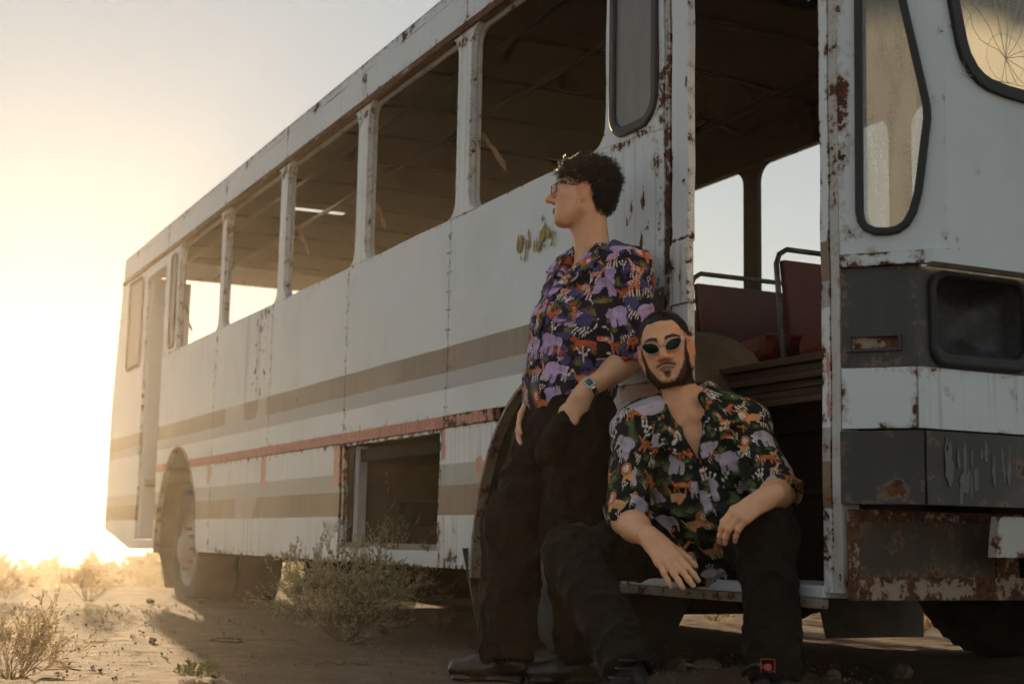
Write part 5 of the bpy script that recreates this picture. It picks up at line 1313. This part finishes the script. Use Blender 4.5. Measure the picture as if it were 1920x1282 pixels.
def man_seated():
    shR, shL = A3(-3.708, -.225, .800), A3(-3.545, .052, .812)
    neck = (shR+shL)/2+A3(-.014, -.018, .074); pel = A3(-3.69, .065, .45)
    elR, wrR = A3(-3.650, -.298, .522), A3(-3.425, -.345, .462)
    elL, wrL = A3(-3.315, .006, .604), A3(-3.155, -.155, .582)
    T = Torso(neck, pel, shL-shR)
    HC = A3(-3.672, -.150, 1.045); HB = basis(CAM-HC+A3(-.10, -.50, .28), A3(-.10, -.16, 1))
    F = Field(); trunk(F, T, 0., (.145, .108), (.160, .112), shL, shR)
    F.cap(T.w(0, -.012, -.06), HC+A3(0, -.035, -.055)@HB, .057, .049, .03)
    F.cap(T.w(0, .012, -.03), HC+A3(0, .0, -.070)@HB, .040, .036, .03)
    for s in (-1, 1):
        F.cap(T.w(s*.022, .046, -.045), HC+A3(s*.045, -.035, -.045)@HB, .011, .012, .02)
        F.cap(T.w(s*.030, .052, -.046), T.w(s*.14, .030, -.018), .007, .010, .03)
    L = head_field(F, HC, HB, 1.0, 1.0); nails = []
    for sh, el, wr in ((shL, elL, wrL), (shR, elR, wrR)):
        F.cap(sh, el, .051, .040, .03); F.cap(el, el+(wr-el)*.35, .040, .0395, .03); F.cap(el+(wr-el)*.3, wr, .0395, .0265, .03)
    # right hand hanging from the wrist over the thigh, left hand resting on the knee with a pinch
    kn = hit(1264, 1062, Y=-.338); fd = kn-wrR
    hand_field.side = -1.
    nails += hand_field(F, wrR, fd, A3(.80, -.52, .42), {'i': (.22, .18, .12), 'm': (.12, .14, .10), 'r': (.14, .16, .10), 'p': (.20, .20, .12)}, spread=.10, thumb=(.55, .25, .20), sc=1.02)
    kn = hit(1392, 962, Y=-.215); fd = kn-wrL
    hand_field.side = 1.
    nails += hand_field(F, wrL, fd, A3(.62, -.35, .78), {'i': (.55, .50, .30), 'm': (.50, .45, .25), 'r': (.45, .45, .25), 'p': (.45, .45, .25)}, spread=.02, thumb=(.30, .30, .25))
    lo, hi = bounds(F); V, Q = net(F, lo, hi, .0034)
    cols = skin_cols(V, (.86, .440, .245), (HC, HB, L), nails, (.34, .13, .10), beard=True)
    body = mesh_np('person', V, Q, M_skinB, None, True, colors=cols)
    tag(body, 'bearded person in sunglasses and black animal-print shirt seated on the bus doorstep', 'person')
    rng = np.random.default_rng(8); m, q = skin_cols.beard; pr = np.clip(m-.45, 0, 1); idx = rng.choice(len(V), 6500, p=pr/pr.sum()); R0 = V[idx]; ql = q[idx]
    dn = (ql*A3(1.2, .9, .0))+A3(0, .0, -.075); dn /= np.linalg.norm(dn, axis=1)[:, None]; dn = dn@HB
    o_ = ql*A3(1, 1, .3); o_ /= np.linalg.norm(o_, axis=1)[:, None]; o_ = o_@HB; jit = rng.normal(size=R0.shape)*.25
    ln = rng.uniform(.002, .0048, (len(idx), 1, 1))*np.where(ql[:, 2] > -.055, .7, 1)[:, None, None]; tt = np.linspace(0, 1, 4)[None, :, None]
    pth = R0[:, None, :]+ln*(tt*(dn*.9+o_*.35+jit)[:, None, :]-tt**2*o_[:, None, :]*.15)
    Vb, Fb = tubes_np(pth, .0005, .0002, 3); tag(mesh_np('beard', Vb, Fb, M_hairB, body, True), kind='stuff')
    # shirt
    S_ = Field(); trunk(S_, T, .014, (.160, .128), (.158, .122), shL, shR, .05, bot=-T.L*.98); arms = []
    for sh, el, fr_ in ((shL, elL, 1.0), (shR, elR, .94)):
        e = sh+(el-sh)*fr_; S_.cap(sh, e, .064, .064, .045); arms.append((sh, e)); d = nrm(el-sh); S_.cap(e-d*.01, e+d*.16, .052, .057, .006, -1)
    # loose front falling between the thighs
    tip = hit(1325, 1030, Y=-.06)
    S_.ecap(T.w(-.01, .07, -.26), tip+A3(0, 0, .02), T.s, (.12, .05), (.020, .012), .05)
    S_.ecap(T.w(.02, .02, -.30), hit(1405, 990, Y=-.03), T.s, (.11, .05), (.05, .020), .05)
    S_.fun(vneck(T, .160, .058, .070, tilt=.06), T.o, 3., .006, -1); collar(S_, T, .084, .011, .016)
    def ex(P):
        s, f, t = T.loc(P); lo_ = smooth01((-t-.12)/.2)
        n = fbm(P*A3(8, 8, 6)+9.2, 2); r = 1-np.abs(fbm(P*A3(6.5, 6.5, 9.)+1.1, 2))*2.3
        return -.006*n-(.008+.008*lo_)*np.clip(r, 0, 1)**3
    lo, hi = bounds(S_); V, Q = subdiv(*net(S_, lo, hi, .0044, extra=ex))
    mesh_np('shirt', V, Q, M_shirt, body, True, colors=shirt_cols(V, T, arms, PALB, .108, 2))
    for s in (1, -1):
        flap_patch('lapel', T, S_, ex, [(s*.060+.007, .012), (s*.096, -.016), (s*.130, -.080), (s*.078, -.090), (s*.080, -.112), (s*.016-.002, -.164), (s*.006-.001, -.144), (s*.040+.003, -.054)], PALB, body, .07, 8+s, off=.010)
    flap_patch('placket', T, S_, ex, [(-.020, -.175), (.012, -.175), (.010, -.350), (-.022, -.350)], PALB, body, .108, 2, off=.003, thick=.002)
    flap_patch('chest_pocket', T, S_, ex, [(.050, -.150), (.140, -.145), (.140, -.240), (.095, -.255), (.050, -.243)], PALB, body, .10, 6, off=.003, thick=.002)
    # trousers and boots
    hL, hR = A3(-3.640, .135, .452), A3(-3.735, -.015, .452); kL, kR = A3(-3.245, -.088, .472), A3(-3.765, -.412, .412)
    aL, aR = A3(-3.195, -.105, .125), A3(-3.425, -.420, .118)
    trousers('trousers', (pel+A3(0, 0, -.005), pel+A3(0, 0, .12), T.s, (.175, .125), (.160, .125)), [(hL, kL, aL, .094, .076, .068), (hR, kR, aR, .094, .078, .066)], M_trous2, body, 6.)
    boot('boot', aR+A3(.02, -.005, -.02), (.62, -.78), M_leatherk, body, .13, laces=True, up=kR-aR); bl = boot('boot', aL+A3(0, 0, -.03), (.8, -.6), M_leatherk, body, .11, laces=True)
    # red woven tag on the left ankle, buckle strap beside it
    vd = nrm(CAM-aL); sdv = nrm(np.cross(A3(0, 0, 1), vd)); upv = np.cross(vd, sdv); c0 = hit(1440, 1247, Y=-.105); c0 = c0+vd*.112
    VV = []; FF = []
    for (a, b) in (((-.018, .016), (.018, .016)), ((.018, .016), (.018, -.020)), ((-.018, .016), (-.018, -.020))):
        v, f = tube_data([c0+sdv*a[0]+upv*a[1], c0+sdv*b[0]+upv*b[1]], .0012, 4); FF += [tuple(q_+len(VV) for q_ in g_) for g_ in f]; VV += v
    mesh_np('woven_tag_border', VV, FF, M_red, bl)
    pts = [c0+sdv*.010*math.cos(a)+upv*(.009*math.sin(a)-.004) for a in np.linspace(0, 2*math.pi, 15)[:-1]]
    me_ = mesh_np('woven_tag_emblem', pts+[p_-vd*.002 for p_ in pts], [tuple(range(14)), tuple(range(27, 13, -1))]+[(i, (i+1) % 14, 14+(i+1) % 14, 14+i) for i in range(14)], M_red, bl)
    tube('buckle_strap', [hit(1395+52*t_, 1262-16*math.sin(math.pi*t_), Y=-.105)+vd*(.105-.03*abs(t_-.5)) for t_ in np.linspace(0, 1, 7)], .010, M_leatherk, bl, 8)
    # slicked-back hair with a small knot
    H = Field(); e = lambda c, r, k=.02, op=1: H.ell(HC+A3(*c)@HB, r, k, op, HB)
    e((0, -.024, .041), (.0765, .0945, .0805)); e((0, -.118, .02), (.028, .026, .028), .02); e((-.0, -.062, -.01), (.064, .045, .05), .03)
    def hl(P):
        x, y, z = ((P-HC)@HB.T).T; ax_ = np.abs(x)
        line = np.interp(y, [-.13, -.085, -.055, -.030, -.012, .012, .018, .030, .040, .062, .10], [-.060, -.050, -.02, .032, .040, .038, .000, .010, .068, .085, .089]); return z-line-.010*smooth01((ax_-.022)/.02)*(y > .03)*smooth01((.062-ax_)/.01)+.004*noise3(P*70)
    H.p.append((-1, .006, HC, 2., ('f', hl)))
    lo, hi = bounds(H); Vh, Qh = net(H, lo, hi, .0038); hair = mesh_np('hair', Vh, Qh, M_hairB, body, True)
    ql = (Vh-HC)@HB.T; s = np.where((hl(Vh) > .001))[0]; s = rng.choice(s, 1700); r0 = ql[s]; k = 9; tt = np.linspace(0, 1, k)[None, :]
    # strands run over the skull towards the knot
    cen = A3(0, -.022, .041); d0 = (r0-cen); kn_ = A3(0, -.105, .035)-cen; a0 = d0/np.linalg.norm(d0, axis=1)[:, None]; k0 = kn_/np.linalg.norm(kn_); f_ = rng.uniform(.2, .45, (len(s), 1))
    mix_ = a0[:, None, :]*(1-tt*f_)[..., None]+k0[None, None, :]*(tt*f_)[..., None]; mix_ /= np.linalg.norm(mix_, axis=2, keepdims=True)
    rr = 1./np.sqrt(((mix_/A3(.0765, .0945, .0805))**2).sum(2)); lift = rng.uniform(.0, .0022, (len(s), 1))
    pth = HC+((cen+mix_*(rr+lift)[..., None])@HB); Vc, Fc = tubes_np(pth, .0009, .0005, 4); tag(mesh_np('hair_strands', Vc, Fc, M_hairB, hair, True), kind='stuff')
    # oval sunglasses with silver wire
    VV = []; FF = []; lens = []
    for s_ in (-1, 1):
        o_l = []
        for a in np.linspace(0, 2*math.pi, 25)[:-1]:
            x = .0345+.0255*math.cos(a); z = .0015+.0165*math.sin(a)*(1 if math.sin(a) > 0 else 1.0)+.0050*math.cos(a)+(.004 if math.cos(a) > .6 else 0)*math.cos(a); y = .1005-.30*max(0, x-.012)**1.0*.55
            o_l.append((s_*x, y, z))
        lens.append(o_l); P_ = [L(*p_) for p_ in o_l]; v, f = tube_data(P_+[P_[0]], .0013, 6, cap=False); FF += [tuple(q_+len(VV) for q_ in g_) for g_ in f]; VV += v
    for pth_ in ([L(-.0105, .0995, .000), L(-.005, .103, .005), L(.005, .103, .005), L(.0105, .0995, .000)],)+tuple([L(s_*.0605, .089, .008), L(s_*.071, .078, .0125), L(s_*.080, .0, .012), L(s_*.082, -.015, .006)] for s_ in (-1, 1)):
        v, f = tube_data(pth_, .0013, 6); FF += [tuple(q_+len(VV) for q_ in g_) for g_ in f]; VV += v
    sg = mesh_np('sunglasses', VV, FF, M_chrome, body, True)
    for o_l in lens:
        n = len(o_l); c = np.mean(o_l, 0); pts = [L(*p_) for p_ in o_l]+[L(c[0], c[1]+.003, c[2])]+[L(p_[0], p_[1]-.0015, p_[2]) for p_ in o_l]
        mesh_np('lens', pts, [(i, (i+1) % n, n) for i in range(n)]+[tuple(range(2*n, n, -1))], M_lensdk, sg, True)
    for s_ in (-1, 1): torus('earring', L(s_*.0835, -.004, -.041), HB[0]+HB[1]*.4, .0055, .0010, M_chrome, body)
    return body
man_standing(); man_seated()
# ------------------------------------------------------------------ plants and loose things on the ground
def grow(base, n, H, spread, seed, levels=3, curve=.25):
    """branching twigs: list of (k, 3) paths and their tips"""
    rng = np.random.default_rng(seed); paths = []; tips = []
    def br(p, d, L, lev):
        k = 6; q = [p]; dd = d.copy()
        for i in range(k-1):
            dd = nrm(dd+rng.normal(size=3)*.16+A3(0, 0, .05)); q.append(q[-1]+dd*L/(k-1))
        paths.append((np.array(q), lev))
        if lev < levels:
            for c in range(rng.integers(3, 6)):
                t = rng.uniform(.3, 1.); i = min(k-2, int(t*(k-1))); b = q[i]+(q[i+1]-q[i])*rng.random()
                e = nrm(dd+rng.normal(size=3)*.55+A3(0, 0, .12)); br(b, e, L*rng.uniform(.42, .68), lev+1)
        else: tips.append(np.array(q))
    for i in range(n):
        a = rng.uniform(0, 6.283); r = rng.uniform(0, 1)**.5
        d = nrm(A3(math.cos(a)*r*spread, math.sin(a)*r*spread, 1-.35*r)); br(A3(*base)+A3(math.cos(a), math.sin(a), 0)*.02, d, H*rng.uniform(.42, .62), 1)
    return paths, tips, rng
def bush(name, base, n, H, spread, seed, twig_mat, leaf_mat, leaf=.007, dens=16, label='', squash=1., r0=.0022):
    root = empty(name, base); paths, tips, rng = grow(base, n, H, spread, seed)
    P = np.stack([p for p, l in paths]); P[:, :, 2] = base[2]+np.maximum((P[:, :, 2]-base[2])*squash, .004)
    lev = np.array([l for p, l in paths]); V, F = tubes_np(P, r0/lev, r0*.5/lev, 3)
    st = mesh_np('twigs', V, F, twig_mat, root); tag(st, kind='stuff')
    if leaf_mat:
        T_ = P[lev >= 2]; m = len(T_); t = rng.uniform(.15, 1, (m, dens)); i = np.clip((t*5).astype(int), 0, 4); f = t*5-i
        A_ = T_[np.arange(m)[:, None], i]; B_ = T_[np.arange(m)[:, None], i+1]; C = (A_+(B_-A_)*f[..., None]).reshape(-1, 3); D = (B_-A_).reshape(-1, 3); D /= np.linalg.norm(D, axis=1)[:, None]+1e-9
        s = leaf*rng.uniform(.5, 1.2, (len(C), 1)); o = rng.normal(size=C.shape); o /= np.linalg.norm(o, axis=1)[:, None]; d = D*.7+o*.7
        w = np.cross(d, rng.normal(size=C.shape)); w /= np.linalg.norm(w, axis=1)[:, None]+1e-9
        V = np.stack([C, C+d*s*.5+w*s*.22, C+d*s, C+d*s*.5-w*s*.22], 1).reshape(-1, 3); F = np.arange(len(V)).reshape(-1, 4)
        tag(mesh_np('leaves', V, F, leaf_mat, root), kind='stuff')
    tag(root, label, 'plant'); return root
def leafmat(name, c, c2, tl=.35):
    k = NT(name); n = k.noise(22., 3, .6); col = k.mix(k.mapr(n, .35, .65), c, c2); k.P(Base_Color=col, Roughness=.8)
    t_ = k.t.nodes.new('ShaderNodeBsdfTranslucent'); k.t.links.new(col, t_.inputs[0]); m = k.t.nodes.new('ShaderNodeMixShader'); m.inputs[0].default_value = tl
    k.t.links.new(k.b.outputs[0], m.inputs[1]); k.t.links.new(t_.outputs[0], m.inputs[2]); k.t.links.new(m.outputs[0], k.out.inputs['Surface']); return k.m
M_twig = leafmat('dry_twig', (.20, .135, .075), (.12, .08, .045), .1); M_sage = leafmat('sage_leaf', (.46, .385, .22), (.31, .265, .14))
M_straw = leafmat('dry_straw', (.42, .30, .15), (.30, .20, .095), .4); M_green = leafmat('small_green', (.16, .17, .05), (.10, .12, .035))
b = hit(645, 1204, Z=0); bush('tumbleweed_bush', (b[0], b[1], 0), 46, .58, 1.25, 2, M_twig, M_sage, .016, 20, 'large grey-green dry bush in front of the luggage hatch', .92)
b = hit(725, 1190, Z=0); bush('tumbleweed_bush', (b[0], b[1], 0), 26, .58, .60, 5, M_twig, M_sage, .014, 16, 'tall wispy part-bare bush against the flank beside the hatch', 1.15)
b = hit(25, 1275, Z=0); bush('dry_shrub', (b[0], b[1], 0), 22, .27, 1.0, 9, M_straw, M_straw, .009, 14, 'golden dry shrub at the left edge in the foreground', 1.1)
b = hit(165, 1128, Z=0); bush('dry_shrub', (b[0], b[1], 0), 16, .34, .9, 12, M_straw, M_straw, .012, 9, 'sunlit dry shrub on the ground left of the rear wheel', 1.0)
b = hit(15, 1122, Z=0); bush('dry_shrub', (b[0], b[1], 0), 12, .30, 1.2, 14, M_straw, M_straw, .012, 8, 'low dry shrub at the far left edge of the plateau', .8)
b = hit(375, 1268, Z=0); bush('low_green_plant', (b[0], b[1], 0), 12, .085, 1.5, 21, M_twig, M_green, .008, 16, 'tiny green cushion plant on the bare soil', .75, .0012)
b = hit(830, 1180, Z=0); bush('dry_tuft', (b[0], b[1], 0), 9, .13, 1.0, 23, M_straw, M_straw, .008, 8, 'small straw tuft under the bus behind the front mud flap', 1., .0012)
for i, (px, py) in enumerate(((1340, 1165), (1395, 1150), (1515, 1150))):
    b = hit(px, py, Z=0); bush('dry_tuft', (b[0], b[1], 0), 12, .30, 1.0, 31+i, M_straw, M_green if i == 1 else M_straw, .02, 10, ('sunlit straw tuft beyond the bus left of the seated leg', 'greenish tuft beyond the bus beside the steering drum', 'yellow tuft beyond the bus right of the seated leg')[i], 1.)
b = hit(1718, 1190, Z=0); bush('dry_tuft', (b[0], b[1], 0), 9, .16, .9, 37, M_straw, M_straw, .012, 8, 'bright straw tuft beside the far mud flap under the bus front', 1.)
# stones
def rock(name, p, r, seed, mat, flat=.6):
    bm = bmesh.new(); bmesh.ops.create_icosphere(bm, subdivisions=3, radius=1.); rng = np.random.default_rng(seed); off = rng.uniform(0, 50, 3); sc = rng.uniform(.7, 1.25, 3)*A3(1, 1, flat)
    co = np.array([v.co[:] for v in bm.verts]); d = 1+.42*fbm(co*1.1+off, 4); co = co*d[:, None]*sc*r
    for k in range(5):
        n = nrm(rng.normal(size=3)); h = r*rng.uniform(.45, .75); e = co@n-h; co = co-np.where(e > 0, e*.85, 0)[:, None]*n
    for v, c in zip(bm.verts, co): v.co = c+A3(*p)
    return bm_obj(name, bm, mat, None)
M_stone = plain('stone_tan', (.26, .20, .145), .9, col2=(.16, .12, .085), scale=25., bump=.6, bscale=70.)
ST = [(998, 1242, .040, 'block of stone under the bus behind the standing person'), (1325, 1268, .060, 'clod of soil heaped behind the seated boots'), (1270, 1252, .045, 'rough clod left of the bigger soil clod by the boots'), (1400, 1262, .035, 'small clod right of the bigger soil clod by the boots'),
      (1690, 1262, .045, 'dark stone lying under the bus front'), (1560, 1272, .035, 'small dark stone below the white door pillar'), (1180, 1275, .03, 'stone at the toe of the black boot'), (283, 1127, .030, 'small stone on the sunlit rim left of the rear wheel'), (285, 1201, .018, 'pebble on the crusted ledge in the open ground'), (378, 1128, .035, 'flat brown stone beside the rear wheel'),
      (1480, 1165, .05, 'pale lit stone on the ground beyond the bus'), (690, 1206, .020, 'pale stone at the foot of the big bush'), (660, 1203, .014, 'smaller pale stone left of the stone at the bush foot')]
for i, (px, py, r, lab) in enumerate(ST):
    p = hit(px, py, Z=0); p[2] = gz(p[0], p[1])+r*.15; tag(rock('stone', p, r, 40+i, M_stone), lab, 'stone', 'stones lying on the soil')
# gravel strewn about
def gravel():
    rng = np.random.default_rng(77); n = 5600; bm = bmesh.new(); bmesh.ops.create_icosphere(bm, subdivisions=1, radius=1.)
    v0 = np.array([v.co[:] for v in bm.verts]); f0 = np.array([[v.index for v in f.verts] for f in bm.faces]); bm.free()
    x = rng.uniform(-9.5, -2.9, n); y = rng.uniform(-2.6, 1.2, n); keep = rng.random(n) < np.exp(-((y-.1)/1.2)**2)+.25; x, y = x[keep], y[keep]; n = len(x)
    r = .0028*np.exp(rng.normal(size=n)*.6); r = np.clip(r, .0010, .006)
    z = np.array([gz(a, b_) for a, b_ in zip(x, y)])
    V = v0[None]*r[:, None, None]*rng.uniform(.6, 1.4, (n, 1, 3))*(1+.25*rng.normal(size=(n, len(v0), 1)))+np.stack([x, y, z+r*.2], 1)[:, None, :]
    F = (f0[None]+(np.arange(n)*len(v0))[:, None, None]).reshape(-1, 3)
    tag(mesh_np('gravel', V.reshape(-1, 3), F, M_stone), 'loose gravel scattered over the soil around the bus', 'gravel', kind='stuff')
gravel()
# scraps of broken board and bark by the feet
M_chip = plain('chip_pale', (.33, .27, .20), .85, col2=(.20, .155, .11), scale=30., bump=.4)
rng = np.random.default_rng(15)
CH = [(1025, 1262), (1045, 1258), (1012, 1270), (1035, 1274), (1060, 1266), (1022, 1252), (1005, 1262), (1330, 1274), (1345, 1266), (1300, 1280)]
for i, (px, py) in enumerate(CH):
    p = hit(px, py, Z=0); p[2] = gz(p[0], p[1])+.012; L_ = rng.uniform(.025, .055); w = rng.uniform(.008, .018); a = rng.uniform(0, 3.14); t_ = rng.uniform(-.5, .5)
    u = A3(math.cos(a), math.sin(a), t_*.6); v = nrm(np.cross(u, A3(0, 0, 1))); n_ = np.cross(nrm(u), v); bm = bmesh.new()
    pts = [(-1, -.6), (-.3, -1), (.8, -.7), (1, .2), (.4, 1), (-.7, .7)]; pts = [(q[0]*rng.uniform(.8, 1.2), q[1]*rng.uniform(.7, 1.2)) for q in pts]
    top = [bm.verts.new(p+u*L_*q[0]+v*w*q[1]+n_*.004) for q in pts]; bot = [bm.verts.new(p+u*L_*q[0]+v*w*q[1]-n_*.004) for q in pts]
    bm.faces.new(top); bm.faces.new(bot[::-1])
    for j in range(6): bm.faces.new((top[j], bot[j], bot[(j+1) % 6], top[(j+1) % 6]))
    tag(bm_obj('wood_chip', bm, M_chip), 'pale splinter of rubble on the soil beside the boots', 'debris', 'rubble splinters by the boots')
# a wire hoop lying on the soil
b = hit(424, 1205, Z=0); torus('wire_hoop', A3(b[0], b[1], .012), A3(.02, .03, 1), .075, .004, M_blackm, None, 28); tag(bpy.data.objects['wire_hoop'], 'thin dark wire hoop lying flat on the bare soil', 'hoop')
# crooked dry twigs on the ground
for i, (px, py, L_) in enumerate(((700, 1252, .26), (150, 1262, .20), (560, 1205, .3))):
    b = hit(px, py, Z=0); rg = np.random.default_rng(60+i); d = nrm(A3(-.45, -.9, 0)); pts = [A3(b[0], b[1], .010)]
    for k in range(8): pts.append(pts[-1]+d*L_/8+A3(rg.normal()*.006, rg.normal()*.006, 0)); pts[-1][2] = .008+abs(rg.normal())*.006
    o = tube('dry_twig', pts, np.linspace(.003, .0012, 9), M_twig, None, 5); tag(o, ('crooked dark twig on the soil below the big bush', 'thin twig on the sunlit crust in the left foreground', 'bare stem trailing left from the big bush')[i], 'twig')
import OpenImageIO as oiio, numpy as np, sys
b=oiio.ImageBuf(sys.argv[1]); a=b.get_pixels(oiio.FLOAT)[...,:3]; h,w,_=a.shape
for p in [(100,100),(100,400),(100,700),(500,100),(750,550),(570,650),(1000,450),(1850,350),(1480,380),(1340,450),(950,150),(620,330),(735,950),(1800,560),(1650,740),(200,1200),(700,1250),(1600,1250),(100,1090)]:
    x=int(p[0]*w/1920); y=int(p[1]*h/1282); c=a[max(0,y-3):y+4,max(0,x-3):x+4].mean((0,1)); print(p,(c*255).round().astype(int))
